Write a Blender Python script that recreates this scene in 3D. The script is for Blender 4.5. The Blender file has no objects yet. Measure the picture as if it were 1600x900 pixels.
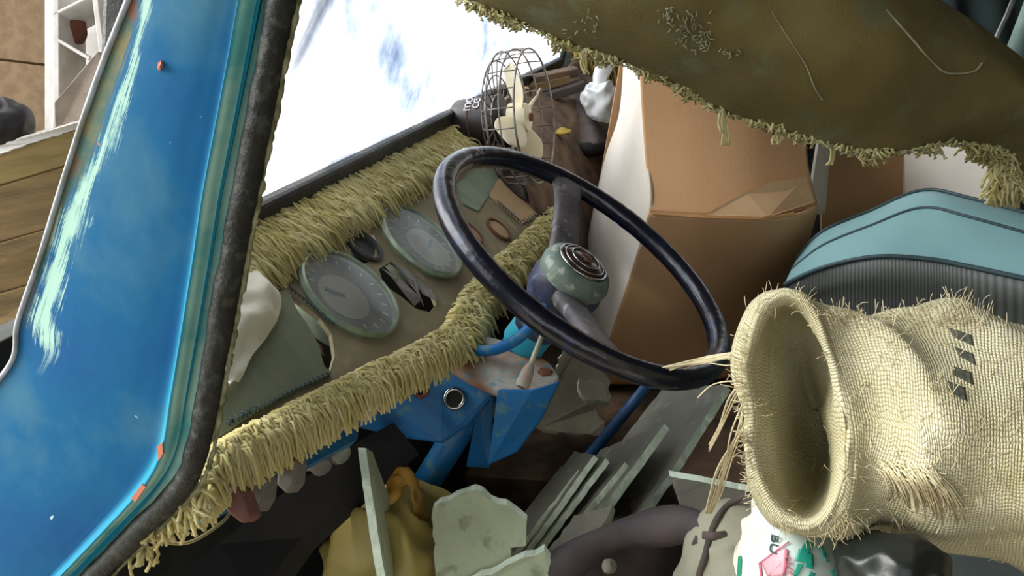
import bpy, bmesh, math, random
from mathutils import Vector, Matrix, noise
random.seed(7)
S = bpy.context.scene
COL = S.collection
V3 = Vector
# ---------------------------------------------------------------- camera
F = 1300.0                                   # focal length in pixels of a 1600 px wide frame
Xc = V3((.244, .342, -.908)).normalized()    # cab axes (right, forward, up) seen from the camera
Zc = (V3((0, 1, 0)) - Xc * Xc.y).normalized()
Yc = Zc.cross(Xc)
R = Matrix((Xc, Yc, Zc))
CAM = V3((0, 0, 1.1))
cd = bpy.data.cameras.new('camera'); cam = bpy.data.objects.new('camera', cd); COL.objects.link(cam)
cd.sensor_width = 36; cd.lens = 36 * F / 1600; cd.clip_start = .02; cd.clip_end = 200
cam.matrix_world = Matrix.Translation(CAM) @ R.to_4x4()
S.camera = cam
# ---------------------------------------------------------------- world, sun, exposure
w = bpy.data.worlds.new('overcast_sky'); S.world = w; w.use_nodes = True
bg = w.node_tree.nodes['Background']; bg.inputs[0].default_value = (.93, .97, 1, 1); bg.inputs[1].default_value = 1.7
sd = bpy.data.lights.new('hazy_sun', 'SUN'); sd.energy = 11.0; sd.angle = math.radians(50); sd.color = (1, .985, .95)
sun = bpy.data.objects.new('hazy_sun', sd); COL.objects.link(sun)
sun.rotation_euler = V3((.12, -.85, -.62)).to_track_quat('-Z', 'Y').to_euler()
S.view_settings.view_transform = 'Standard'; S.view_settings.look = 'None'
S.view_settings.gamma = 1; S.view_settings.use_curve_mapping = False
S.view_settings.exposure = 0.25
# ---------------------------------------------------------------- geometry helpers
def P(px, py, d):
    return CAM + R @ V3(((px - 800) / F * d, (450 - py) / F * d, -d))
def cv(x, y, z): return R @ V3((x, y, z))    # right, up, towards the eye -> cab axes
def onp(px, py, p0, n):
    D = P(px, py, 1) - CAM
    return CAM + D * ((p0 - CAM).dot(n) / D.dot(n))
DN = V3((0, -1, 1)).normalized(); DK = V3((0, 0, .32))
def dash(px, py, off=0): return onp(px, py, DK, DN) + DN * off
def door(px, py, off=0): return onp(px, py, V3((.46, 0, 0)), V3((1, 0, 0))) + V3((off, 0, 0))
def lin(c):
    return tuple(((x / 255) / 12.92 if x / 255 <= .04045 else ((x / 255 + .055) / 1.055) ** 2.4) for x in c) + (1,)
def link(name, me, mat, parent=None, smooth=True):
    o = bpy.data.objects.new(name, me); COL.objects.link(o)
    if mat: me.materials.append(mat)
    if me.vertices:
        lo = V3([min(v.co[i] for v in me.vertices) for i in range(3)]); hi = V3([max(v.co[i] for v in me.vertices) for i in range(3)])
        c = V3(((lo.x + hi.x) / 2, (lo.y + hi.y) / 2, lo.z))
        me.transform(Matrix.Translation(-c)); o.location = c
    if smooth: me.shade_smooth()
    if parent: adopt(o, parent)
    return o
def adopt(o, parent):
    M = Matrix.Identity(4); q = parent
    loc = V3((0, 0, 0))
    while q: loc = loc + q.location; q = q.parent
    o.parent = parent; o.location = o.location - loc
def mk(name, verts, faces, mat, parent=None, smooth=True, uv=None):
    me = bpy.data.meshes.new(name); me.from_pydata([tuple(v) for v in verts], [], faces); me.update()
    if uv:
        l = me.uv_layers.new()
        for lp in me.loops: l.data[lp.index].uv = uv[lp.vertex_index]
    return link(name, me, mat, parent, smooth)
def mkbm(name, bm, mat, parent=None, smooth=False):
    me = bpy.data.meshes.new(name); bmesh.ops.recalc_face_normals(bm, faces=bm.faces); bm.to_mesh(me); bm.free()
    return link(name, me, mat, parent, smooth)
def empty(name, loc, label, cat, group=None):
    o = bpy.data.objects.new(name, None); COL.objects.link(o); o.location = loc; o.empty_display_size = .05
    return tag(o, label, cat, group)
def tag(o, label, cat, group=None):
    o['label'] = label; o['category'] = cat
    if group: o['group'] = group
    return o
def struct(o, label=None):
    o['kind'] = 'structure'
    if label: o['label'] = label; o['category'] = o.name.split('_')[0].split('.')[0]
    return o
def sub(o, lv=1):
    m = o.modifiers.new('s', 'SUBSURF'); m.levels = lv; m.render_levels = lv; return o
def solid(o, t, off=-1):
    m = o.modifiers.new('t', 'SOLIDIFY'); m.thickness = t; m.offset = off; return o
def bevel(o, wd=.002, seg=2):
    m = o.modifiers.new('b', 'BEVEL'); m.width = wd; m.segments = seg; m.limit_method = 'ANGLE'; return o
def catmull(pts, n, closed=False):
    pts = [V3(p) for p in pts]; m = len(pts); out = []
    tot = m if closed else m - 1
    cnt = n if closed else n - 1
    for i in range(n):
        t = tot * i / cnt
        k = min(int(t), tot - 1); f = t - k
        g = (lambda j: pts[j % m]) if closed else (lambda j: pts[max(0, min(m - 1, j))])
        a, b, c, d = g(k - 1), g(k), g(k + 1), g(k + 2)
        out.append(.5 * ((2 * b) + (c - a) * f + (2 * a - 5 * b + 4 * c - d) * f * f + (3 * b - a - 3 * c + d) * f ** 3))
    return out
def grid(name, G, mat, parent=None, closed_u=False, smooth=True, flip=False):
    nu = len(G[0]); nv = len(G); vs = [p for r in G for p in r]; fs = []
    for j in range(nv - 1):
        for i in range(nu if closed_u else nu - 1):
            a, b = j * nu + i, j * nu + (i + 1) % nu
            q = [a, b, b + nu, a + nu]; fs.append(q[::-1] if flip else q)
    uv = [(i / (nu - 1), j / (nv - 1)) for j in range(nv) for i in range(nu)]
    return mk(name, vs, fs, mat, parent, smooth, uv)
def loft(rows, nu, nv):
    rr = [catmull(r, nu) for r in rows]
    cols = [catmull([r[i] for r in rr], nv) for i in range(nu)]
    return [[cols[i][j] for i in range(nu)] for j in range(nv)]
def tube_data(pts, rad, seg=8, closed=False, vs=None, fs=None, cap=True):
    vs = [] if vs is None else vs; fs = [] if fs is None else fs
    pts = [V3(p) for p in pts]; n = len(pts); base = len(vs)
    r = rad if isinstance(rad, (list, tuple)) else [rad] * n
    T0 = None; nrm = None
    for i in range(n):
        a = pts[(i - 1) % n] if closed or i > 0 else pts[0]; b = pts[(i + 1) % n] if closed or i < n - 1 else pts[-1]
        T = (b - a).normalized()
        if nrm is None:
            nrm = T.orthogonal().normalized()
        nrm = (nrm - T * nrm.dot(T)).normalized(); bn = T.cross(nrm)
        for k in range(seg):
            t = 2 * math.pi * k / seg
            vs.append(pts[i] + (nrm * math.cos(t) + bn * math.sin(t)) * r[i])
    for i in range(n if closed else n - 1):
        for k in range(seg):
            a = base + i * seg + k; b = base + i * seg + (k + 1) % seg
            c = base + ((i + 1) % n) * seg
            fs.append((a, b, c + (k + 1) % seg, c + k))
    if not closed and cap:
        fs.append(tuple(base + k for k in range(seg))[::-1]); fs.append(tuple(base + (n - 1) * seg + k for k in range(seg)))
    return vs, fs
def tube(name, pts, rad, mat, parent=None, seg=10, closed=False, smooth=True):
    vs, fs = tube_data(pts, rad, seg, closed); return mk(name, vs, fs, mat, parent, smooth)
def strands(name, lines, mat, parent=None, seg=4):
    vs, fs = [], []
    for pts, r in lines: tube_data(pts, r, seg, False, vs, fs, True)
    o = mk(name, vs, fs, mat, parent); o['kind'] = 'stuff'; return o
def frame(axis, hint=V3((0, 0, 1))):
    z = V3(axis).normalized(); x = hint.cross(z)
    if x.length < 1e-3: x = z.orthogonal()
    x.normalize(); return x, z.cross(x), z
def lathe(name, prof, o, axis, mat, parent=None, seg=32, hint=V3((0, 0, 1)), smooth=True):
    x, y, z = frame(axis, hint); vs = []; fs = []; n = len(prof)
    for r, h in prof:
        for k in range(seg):
            t = 2 * math.pi * k / seg; vs.append(o + z * h + (x * math.cos(t) + y * math.sin(t)) * max(r, 1e-5))
    for i in range(n - 1):
        for k in range(seg):
            a = i * seg + k; b = i * seg + (k + 1) % seg; fs.append((a, b, b + seg, a + seg))
    fs.append(tuple(range(seg))[::-1]); fs.append(tuple((n - 1) * seg + k for k in range(seg)))
    ob = mk(name, vs, fs, mat, parent, smooth)
    if smooth: ob.data.set_sharp_from_angle(angle=math.radians(40))
    return ob
def prism(name, poly, vec, mat, parent=None, rough=0, bv=0, emat=None):
    """a slab: polygon (world points) pushed along vec; rough = ragged outline"""
    pts = [V3(p) for p in poly]
    if rough:
        q = []
        for i, p in enumerate(pts):
            b = pts[(i + 1) % len(pts)]; m = max(1, int((b - p).length / .010))
            for k in range(m):
                c = p.lerp(b, k / m)
                if k: c = c + (b - p).cross(vec).normalized() * random.uniform(-rough, rough)
                q.append(c)
        pts = q
    n = len(pts); vec = V3(vec); vs = pts + [p + vec for p in pts]
    fs = [tuple(range(n)), tuple(range(n, 2 * n))[::-1]] + [(i, i + n, (i + 1) % n + n, (i + 1) % n) for i in range(n)]
    bm = bmesh.new(); bv_ = [bm.verts.new(p) for p in vs]
    for f in fs: bm.faces.new([bv_[i] for i in f])
    bmesh.ops.recalc_face_normals(bm, faces=bm.faces)
    me = bpy.data.meshes.new(name); bm.to_mesh(me); bm.free()
    o = link(name, me, mat, parent, False)
    if emat:
        me.materials.append(emat)
        for f in me.polygons:
            if len(f.vertices) == 4 and f.index >= 2: f.material_index = 1
    if bv: bevel(o, bv)
    return o
def obox(name, c, ax, half, mat, parent=None, bv=.002):
    ax = [V3(a).normalized() for a in ax]
    poly = [c - ax[2] * half[2] + ax[0] * half[0] * a + ax[1] * half[1] * b for a, b in ((-1, -1), (1, -1), (1, 1), (-1, 1))]
    return prism(name, poly, ax[2] * half[2] * 2, mat, parent, 0, bv)
WX, WY, WZ = V3((1, 0, 0)), V3((0, 1, 0)), V3((0, 0, 1))
def abox(name, lo, hi, mat, parent=None, bv=.002):
    lo, hi = V3(lo), V3(hi)
    return obox(name, (lo + hi) / 2, (WX, WY, WZ), (hi - lo) / 2, mat, parent, bv)
def blob(name, c, rad, mat, parent=None, amp=.02, sc=8, crease=.0, nu=64, nv=40, rot=None, seed=0, flat=None):
    """crumpled bag shape: noisy ellipsoid with folded creases"""
    G = []
    for j in range(nv + 1):
        th = math.pi * j / nv; row = []
        for i in range(nu):
            ph = 2 * math.pi * i / nu
            d = V3((math.sin(th) * math.cos(ph), math.sin(th) * math.sin(ph), math.cos(th)))
            p = V3((d.x * rad[0], d.y * rad[1], d.z * rad[2]))
            q = p * sc + V3((seed * 7.3, seed * 3.1, 0))
            p = p + d * (noise.noise(q) * amp + (1 - abs(noise.noise(q * 1.7)) * 3) * crease)
            if rot: p = rot @ p
            p = c + p
            if flat is not None and p.z < flat: p.z = flat
            row.append(p)
        G.append(row)
    return grid(name, G, mat, parent, closed_u=True, flip=True)
# ---------------------------------------------------------------- materials
def new(name):
    m = bpy.data.materials.new(name); m.use_nodes = True; nt = m.node_tree
    return m, nt, nt.nodes['Principled BSDF']
def N(nt, t, **k):
    n = nt.nodes.new(t)
    for a, b in k.items(): setattr(n, a, b)
    return n
def ramp(nt, fac, stops):
    r = N(nt, 'ShaderNodeValToRGB'); e = r.color_ramp.elements
    e.remove(e[1]); e[0].position = stops[0][0]; e[0].color = stops[0][1]
    for p, c in stops[1:]: e.new(p).color = c
    nt.links.new(fac, r.inputs[0]); return r.outputs[0]
def mixc(nt, fac, a, b):
    m = N(nt, 'ShaderNodeMix', data_type='RGBA')
    for s, v in ((0, fac), (6, a), (7, b)):
        if hasattr(v, 'is_output'): nt.links.new(v, m.inputs[s])
        else: m.inputs[s].default_value = v
    return m.outputs[2]
def math_(nt, op, a, b=None, c=None):
    m = N(nt, 'ShaderNodeMath', operation=op)
    for i, v in enumerate((a, b, c)):
        if v is None: continue
        if hasattr(v, 'is_output'): nt.links.new(v, m.inputs[i])
        else: m.inputs[i].default_value = v
    return m.outputs[0]
def noise_(nt, scale, detail=4, co='Object', stretch=None, rough=.55):
    t = N(nt, 'ShaderNodeTexCoord'); src = t.outputs[co]
    if stretch:
        mp = N(nt, 'ShaderNodeMapping'); mp.inputs['Scale'].default_value = stretch; nt.links.new(src, mp.inputs[0]); src = mp.outputs[0]
    n = N(nt, 'ShaderNodeTexNoise'); n.inputs['Scale'].default_value = scale; n.inputs['Detail'].default_value = detail; n.inputs['Roughness'].default_value = rough
    nt.links.new(src, n.inputs['Vector']); return n.outputs[0]
def bump(nt, b, h, strength=.3, dist=.01):
    n = N(nt, 'ShaderNodeBump'); n.inputs['Strength'].default_value = strength; n.inputs['Distance'].default_value = dist
    nt.links.new(h, n.inputs['Height']); nt.links.new(n.outputs[0], b.inputs['Normal'])
def M(name, c1, c2=None, scale=12, rough=.7, bs=.25, bscale=60, metal=0, lo=.38, hi=.62, c3=None, stretch=None, spec=.4, bd=.004, sheen=0):
    m, nt, b = new(name); c2 = c2 or tuple(x * .75 for x in c1)
    n = noise_(nt, scale, 5, stretch=stretch)
    col = ramp(nt, n, [(lo, lin(c1)), (hi, lin(c2))])
    if c3:
        n3 = noise_(nt, scale * 3.1, 6); col = mixc(nt, ramp(nt, n3, [(.56, (0, 0, 0, 1)), (.66, (1, 1, 1, 1))]), col, lin(c3))
    nt.links.new(col, b.inputs['Base Color'])
    b.inputs['Roughness'].default_value = rough; b.inputs['Metallic'].default_value = metal
    b.inputs['Specular IOR Level'].default_value = spec
    if sheen: b.inputs['Sheen Weight'].default_value = sheen
    if bs: bump(nt, b, noise_(nt, bscale, 5, stretch=stretch), bs, bd)
    return m
m_blue = M('blue_paint', (10, 120, 185), (28, 130, 180), 9, .42, .1, 40, c3=(50, 120, 150))
m_bluedark = M('blue_paint_bracket', (6, 96, 152), (14, 86, 130), 14, .45, .12, 60, c3=(70, 110, 125))
m_rustgrey = M('dusty_primer', (150, 150, 140), (140, 100, 75), 20, .75, .2, 80, c3=(70, 130, 150))
m_teal = M('teal_paint', (40, 165, 190), (80, 175, 190), 14, .4, .1, 40)
m_black = M('black_rubber', (26, 27, 26), (50, 52, 48), 20, .55, .35, 90)
m_seal = M('weathered_rubber', (13, 15, 13), (30, 33, 29), 25, .6, .6, 70, c3=(54, 58, 50), bd=.006)
m_welt = M('frayed_edge_trim', (150, 150, 115), (90, 90, 60), 60, .85, .5, 200)
m_mint = M('mint_undercoat', (150, 205, 190), (110, 175, 165), 14, .55, .2, 60, c3=(80, 160, 165))
m_dash = M('dusty_leathercloth', (142, 130, 100), (118, 108, 82), 9, .8, .25, 130, c3=(150, 136, 108))
m_patch = M('green_grey_patch', (120, 124, 98), (100, 106, 84), 12, .85, .25, 120)
m_tape = M('grey_green_tape', (128, 138, 118), (104, 116, 100), 16, .7, .2, 90)
m_tanpatch = M('tan_patch', (178, 150, 112), (158, 130, 98), 10, .85, .2, 110)
m_dark = M('dark_hollow_shade', (30, 26, 22), (14, 13, 12), 20, .9, .3, 40)  # near-black for hollows, their shade put into the colour
m_fringe = M('yellow_wool_fringe', (226, 216, 160), (206, 194, 130), 18, .9, .2, 200, c3=(236, 228, 182), sheen=.1)
nt = m_fringe.node_tree; bs_ = nt.nodes['Principled BSDF']; tl = N(nt, 'ShaderNodeBsdfTranslucent'); tl.inputs[0].default_value = lin((236, 222, 140)); mx = N(nt, 'ShaderNodeMixShader'); mx.inputs[0].default_value = .3
nt.links.new(bs_.outputs[0], mx.inputs[1]); nt.links.new(tl.outputs[0], mx.inputs[2]); nt.links.new(mx.outputs[0], nt.nodes['Material Output'].inputs[0])
m_fringe2 = M('ochre_wool_shag', (170, 145, 62), (120, 100, 40), 18, .9, .4, 120)
m_lining = M('olive_lining_backing', (112, 98, 52), (88, 78, 44), 5, .9, .3, 240, c3=(104, 100, 66), lo=.35, hi=.65)
m_chalk = M('chalky_glue', (170, 165, 130), (130, 125, 95), 30, .9, .4, 90)
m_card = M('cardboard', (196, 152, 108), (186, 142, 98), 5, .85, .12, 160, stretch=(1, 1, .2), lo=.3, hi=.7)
m_cardlight = M('cardboard_pale_lit', (234, 224, 208), (222, 210, 192), 5, .85, .12, 120)  # pale card; windscreen light on the box wall is put into its colour
m_vinyl = M('teal_grey_vinyl', (140, 178, 176), (128, 168, 168), 4, .5, .18, 300, lo=.3, hi=.7)
m_vinyldark = M('dark_ribbed_vinyl', (84, 92, 88), (74, 80, 76), 8, .6, .3, 300)
m_pipe = M('seat_piping', (60, 80, 82), (48, 64, 66), 10, .5, .1, 60)
m_board = M('plasterboard_face_shaded', (112, 110, 98), (96, 94, 84), 9, .9, .25, 120, c3=(122, 122, 108))  # grey sheet faces, darkened in colour for the shade on them
m_boardlit = M('plasterboard_paper_lit', (176, 182, 152), (158, 164, 134), 10, .9, .3, 110, c3=(130, 136, 106))  # lit copy of the sheet paper, light put into the colour
m_boardedge = M('broken_gypsum', (222, 234, 214), (196, 212, 190), 45, .9, .8, 120)
m_yellow = M('yellow_plastic_bag', (176, 160, 92), (150, 132, 70), 7, .45, .2, 25)
m_orange = M('orange_plastic_bag', (196, 150, 66), (176, 128, 52), 8, .45, .2, 30)
m_sackgrey = M('grey_canvas', (150, 148, 128), (124, 122, 104), 8, .85, .25, 180)
m_floor = M('grimy_floor', (44, 38, 32), (24, 21, 19), 9, .9, .5, 40)
m_cabdark = M('cab_inner_metal', (56, 60, 56), (38, 40, 38), 7, .8, .3, 40)
m_felt = M('dark_felt', (84, 74, 68), (64, 56, 52), 18, .95, .4, 90)
m_rubble = M('brown_rubble', (110, 88, 68), (72, 58, 46), 14, .95, .7, 50)
m_wood = M('old_wood', (150, 130, 84), (118, 102, 62), 3, .85, .3, 30, stretch=(1, 1, 7))
m_wooddark = M('brown_wood', (128, 106, 70), (96, 80, 50), 3, .85, .3, 30, stretch=(1, 1, 7))
m_hard = M('hardboard', (128, 106, 80), (112, 92, 68), 30, .9, .2, 200)
m_whitepaint = M('white_paint', (204, 202, 198), (182, 178, 172), 10, .7, .15, 60)
m_cloth = M('cream_cloth', (232, 228, 206), (214, 208, 180), 9, .9, .2, 160)
m_metal = M('dull_metal', (170, 170, 165), (120, 118, 112), 30, .38, .15, 80, metal=.8)
m_wire = M('grey_wire', (150, 146, 140), (110, 90, 80), 30, .45, 0, metal=.6)
m_chrome = M('chrome_ring', (190, 190, 188), (150, 150, 148), 20, .2, .05, 60, metal=1)
m_motor = M('fan_motor_black', (40, 32, 30), (62, 48, 42), 16, .45, .15, 60)
m_print = M('white_print', (225, 225, 222), (205, 205, 200), 30, .6, 0)
m_cream = M('ivory_plastic', (240, 228, 196), (226, 210, 172), 10, .4, .05, 40)
m_rim = M('dark_blue_rim_tape', (14, 16, 30), (26, 22, 32), 12, .24, .35, 45, c3=(22, 34, 62), spec=.6)
m_spoke = M('worn_spoke', (108, 102, 102), (62, 58, 60), 16, .5, .2, 60, c3=(150, 144, 140))
m_hub = M('worn_blue_hub', (66, 74, 104), (40, 40, 52), 18, .45, .2, 60, c3=(130, 136, 150))
m_collar = M('green_collar', (122, 136, 122), (84, 100, 90), 22, .45, .2, 70, c3=(164, 170, 154))
m_button = M('brown_horn_button', (70, 44, 36), (40, 26, 24), 16, .2, .05, 60)
m_dial = M('dial_face', (100, 90, 84), (80, 72, 70), 14, .6, .1, 80)
m_dial2 = M('dial_pale', (146, 132, 118), (124, 110, 100), 12, .7, .1, 80)
m_bezel = M('greenish_bezel', (158, 170, 148), (118, 130, 110), 24, .3, .15, 80, metal=.3)
m_lever = M('grey_lever', (118, 112, 104), (88, 82, 78), 14, .6, .2, 60)
m_leverred = M('reddish_lever', (128, 80, 72), (96, 70, 62), 14, .6, .2, 60)
m_navy = M('black_board', (24, 23, 28), (36, 33, 36), 10, .6, .15, 50)
m_cord = M('twine', (206, 196, 160), (176, 160, 124), 40, .95, .3, 200)
m_plast = M('white_printed_plastic', (206, 220, 212), (186, 202, 194), 8, .4, .15, 30)
m_green = M('teal_print', (26, 140, 118), (40, 150, 126), 20, .5, 0)
m_pinkp = M('pink_print', (206, 150, 160), (216, 170, 178), 20, .5, 0)
m_pinkl = M('red_print', (178, 90, 110), (190, 110, 126), 20, .5, 0)
m_gloss = M('black_glossy_plastic', (20, 24, 22), (34, 38, 34), 9, .34, .3, 24)
m_haze = M('hazy_plastic', (164, 162, 142), (126, 122, 100), 10, .4, .2, 40)
m_rust = M('rust', (120, 74, 56), (90, 60, 44), 20, .9, .4, 90)
m_shirt = M('dark_brown_cloth', (84, 72, 66), (58, 50, 46), 9, .95, .4, 60)
m_ground = M('dirt_ground', (150, 140, 120), (120, 110, 95), 3, .95, .4, 20)
def pillar_mat():
    m, nt, b = new('chipped_blue_paint')
    tc = N(nt, 'ShaderNodeTexCoord'); sx = N(nt, 'ShaderNodeSeparateXYZ'); nt.links.new(tc.outputs['UV'], sx.inputs[0])
    u, v = math_(nt, 'DIVIDE', math_(nt, 'SUBTRACT', math_(nt, 'MULTIPLY', sx.outputs[0], 13), 1), 12), sx.outputs[1]       # u along (0 top), v across (0 outer edge)
    base = ramp(nt, noise_(nt, 7, 5), [(.36, lin((0, 82, 134))), (.5, lin((2, 92, 138))), (.64, lin((58, 112, 138)))])
    def band(cen, wid, soft):                  # 1 near v = cen(u)
        d = math_(nt, 'ABSOLUTE', math_(nt, 'SUBTRACT', v, cen)); return math_(nt, 'SUBTRACT', 1, math_(nt, 'DIVIDE', d, wid))
    sn = noise_(nt, 5, 6, 'UV', (1.1, 9, 1), .65); fine = noise_(nt, 14, 6, 'UV', (1.0, 16, 1), .7)
    # pale scrape running down the outer third, ends below the middle
    def curve(pts): return ramp(nt, u, [(p, (q, q, q, 1)) for p, q in pts])
    cen = curve([(0, .15), (.083, .16), (.167, .23), (.25, .225), (.30, .19), (.36, .12), (.42, .10), (.48, .13), (.56, .20)])
    wid = curve([(0, .04), (.167, .042), (.26, .075), (.33, .04), (.37, .07), (.44, .07), (.52, .06), (.60, .03)])
    d = math_(nt, 'DIVIDE', math_(nt, 'ABSOLUTE', math_(nt, 'SUBTRACT', v, cen)), wid)
    sc = math_(nt, 'ADD', math_(nt, 'SUBTRACT', 1.15, d), math_(nt, 'MULTIPLY', math_(nt, 'SUBTRACT', fine, .5), 5.0))
    sc = math_(nt, 'ADD', sc, math_(nt, 'MULTIPLY', math_(nt, 'SUBTRACT', sn, .5), 4.5))
    sc = math_(nt, 'ADD', sc, math_(nt, 'MULTIPLY', math_(nt, 'SUBTRACT', noise_(nt, 38, 5), .5), 3.0))
    cut = ramp(nt, u, [(.54, (1, 1, 1, 1)), (.62, (0, 0, 0, 1))])
    f1 = math_(nt, 'MULTIPLY', ramp(nt, sc, [(.30, (0, 0, 0, 1)), (.62, (1, 1, 1, 1))]), cut)
    col = mixc(nt, f1, base, lin((166, 206, 190)))
    # bare olive-brown metal along the outer edge
    ed = math_(nt, 'SUBTRACT', math_(nt, 'SUBTRACT', cen, .05), v); ed = math_(nt, 'ADD', ed, math_(nt, 'MULTIPLY', math_(nt, 'SUBTRACT', sn, .5), .25))
    f2 = math_(nt, 'MULTIPLY', ramp(nt, ed, [(.0, (0, 0, 0, 1)), (.03, (1, 1, 1, 1))]), ramp(nt, u, [(.44, (1, 1, 1, 1)), (.52, (0, 0, 0, 1))]))
    olive = ramp(nt, noise_(nt, 26, 5), [(.4, lin((120, 116, 82))), (.55, lin((70, 104, 96))), (.66, lin((128, 84, 64)))])
    col = mixc(nt, math_(nt, 'MULTIPLY', f2, math_(nt, 'SUBTRACT', 1, math_(nt, 'MULTIPLY', f1, .9))), col, olive)
    # small chips
    ch = noise_(nt, 34, 3); col = mixc(nt, ramp(nt, ch, [(.755, (0, 0, 0, 1)), (.77, (1, 1, 1, 1))]), col, lin((190, 130, 115)))
    col = mixc(nt, ramp(nt, noise_(nt, 70, 2), [(.76, (0, 0, 0, 1)), (.78, (1, 1, 1, 1))]), col, lin((200, 225, 225)))
    # mint undercoat towards the seal
    mi = math_(nt, 'ADD', v, math_(nt, 'MULTIPLY', math_(nt, 'SUBTRACT', fine, .5), .03))
    f3 = ramp(nt, mi, [(.888, (0, 0, 0, 1)), (.91, (1, 1, 1, 1))])
    mint = ramp(nt, noise_(nt, 22, 5), [(.42, lin((158, 206, 192))), (.6, lin((96, 176, 172)))])
    col = mixc(nt, f3, col, mint)
    cy = ramp(nt, v, [(.82, (0, 0, 0, 1)), (.86, (1, 1, 1, 1)), (.89, (1, 1, 1, 1)), (.90, (0, 0, 0, 1))])  # cyan highlight on the rounded ridge, painted into the colour
    col = mixc(nt, math_(nt, 'MULTIPLY', cy, .55), col, lin((8, 134, 148)))
    nt.links.new(col, b.inputs['Base Color']); b.inputs['Roughness'].default_value = .62; b.inputs['Specular IOR Level'].default_value = .22
    bump(nt, b, noise_(nt, 45, 4), .1, .004); return m
m_pillar = pillar_mat()
def burlap_mat(dirty=True):
    m, nt, b = new('burlap_weave')
    tc = N(nt, 'ShaderNodeTexCoord'); mp = N(nt, 'ShaderNodeMapping'); nt.links.new(tc.outputs['UV'], mp.inputs[0])
    # wobble the threads a little
    nz = N(nt, 'ShaderNodeTexNoise'); nz.inputs['Scale'].default_value = 22; nt.links.new(tc.outputs['UV'], nz.inputs['Vector'])
    ad = N(nt, 'ShaderNodeVectorMath', operation='MULTIPLY_ADD'); nt.links.new(nz.outputs['Color'], ad.inputs[0]); ad.inputs[1].default_value = (.016, .014, 0); nt.links.new(mp.outputs[0], ad.inputs[2])
    sx = N(nt, 'ShaderNodeSeparateXYZ'); nt.links.new(ad.outputs[0], sx.inputs[0])
    U = math_(nt, 'MULTIPLY', sx.outputs[0], 200); Vv = math_(nt, 'MULTIPLY', sx.outputs[1], 104)
    # checker weave: over / under threads
    cu = math_(nt, 'SINE', math_(nt, 'MULTIPLY', U, math.pi)); cvv = math_(nt, 'SINE', math_(nt, 'MULTIPLY', Vv, math.pi))
    pr = math_(nt, 'MULTIPLY', cu, cvv)
    over = math_(nt, 'ABSOLUTE', pr)
    h = math_(nt, 'POWER', over, .5)
    sg = math_(nt, 'MULTIPLY', math_(nt, 'SIGN', pr), .18); hh = math_(nt, 'ADD', h, sg)
    big = noise_(nt, 9, 5)
    thread = ramp(nt, big, [(.36, lin((202, 197, 168))), (.64, lin((174, 167, 128)))])
    col = mixc(nt, ramp(nt, h, [(.1, (1, 1, 1, 1)), (.5, (0, 0, 0, 1))]), thread, lin((146, 132, 88)))
    col = mixc(nt, ramp(nt, noise_(nt, 4, 4), [(.5, (0, 0, 0, 1)), (.74, (.55, .55, .55, 1))]), col, lin((124, 116, 72)))
    nt.links.new(col, b.inputs['Base Color']); b.inputs['Roughness'].default_value = .95; b.inputs['Specular IOR Level'].default_value = .1
    bump(nt, b, hh, .55, .003); return m
m_burlap = burlap_mat()
def glass_mat(name, tr, tint, dirt, translucent=True):
    m, nt, b = new(name); nt.nodes.remove(b); out = nt.nodes['Material Output']
    tp = N(nt, 'ShaderNodeBsdfTransparent'); tp.inputs[0].default_value = tint
    a = N(nt, 'ShaderNodeBsdfTranslucent') if translucent else N(nt, 'ShaderNodeBsdfDiffuse')
    st = noise_(nt, 3, 6, 'Object', (1.2, 3, .5), .7)
    cr = ramp(nt, st, [(.42, (.97, .98, 1, 1)), (.68, dirt)]); nt.links.new(cr, a.inputs[0])
    if translucent: nt.links.new(cr, tp.inputs[0])
    g = N(nt, 'ShaderNodeBsdfGlossy'); g.inputs['Roughness'].default_value = .15; g.inputs[0].default_value = (.8, .85, .9, 1)
    m1 = N(nt, 'ShaderNodeMixShader'); m1.inputs[0].default_value = tr; nt.links.new(a.outputs[0], m1.inputs[1]); nt.links.new(tp.outputs[0], m1.inputs[2])
    m2 = N(nt, 'ShaderNodeMixShader'); m2.inputs[0].default_value = .05; nt.links.new(m1.outputs[0], m2.inputs[1]); nt.links.new(g.outputs[0], m2.inputs[2])
    nt.links.new(m2.outputs[0], out.inputs[0]); return m
m_wind = glass_mat('dusty_windscreen_glass', .6, (.95, .98, 1, 1), (.20, .26, .36, 1))
m_lens = glass_mat('dusty_gauge_glass', .93, (.92, .95, .93, 1), (.3, .28, .26, 1), False)

m_clear = glass_mat('cloudy_clear_plastic', .5, (.95, .95, .9, 1), (.35, .34, .26, 1), False)
# ================================================================ THE SETTING
struct(abox('floor', (.43, -.9, -.04), (2.78, .72, 0), m_floor), 'grimy dark cab floor under the scattered junk')
struct(abox('wall_front', (.5, .66, 0), (2.78, .70, .84), m_cabdark), 'dark metal bulkhead below the windscreen')
struct(abox('wall_back', (.43, -.94, 0), (2.78, -.9, 1.62), m_cabdark), 'dark back wall of the cab behind the seat')
wr = struct(abox('wall_right', (2.74, -.9, 0), (2.78, .66, .9), m_cabdark), 'far side of the cab with ochre shag lining')
struct(abox('trim_1', (2.74, .5, .9), (2.78, .57, 1.62), m_cabdark), 'dark far corner post of the windscreen')
struct(abox('ceiling', (.43, -.94, 1.62), (2.78, .36, 1.66), m_cabdark), 'dark underside of the cab roof')
struct(abox('ground', (-8, -8, -.9), (12, 14, -.8), m_ground), 'bare dirt ground outside the truck')
m_shed = M('shed_boards', (120, 110, 96), (96, 86, 74), 3, .9, .3, 20)
struct(abox('ceiling_skyblock', (-4, -6, 2.9), (6, 1.3, 3.0), m_shed), 'unseen shed roof added to block sky light over the truck')  # unseen roof, added to cut the sky fill from above
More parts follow.
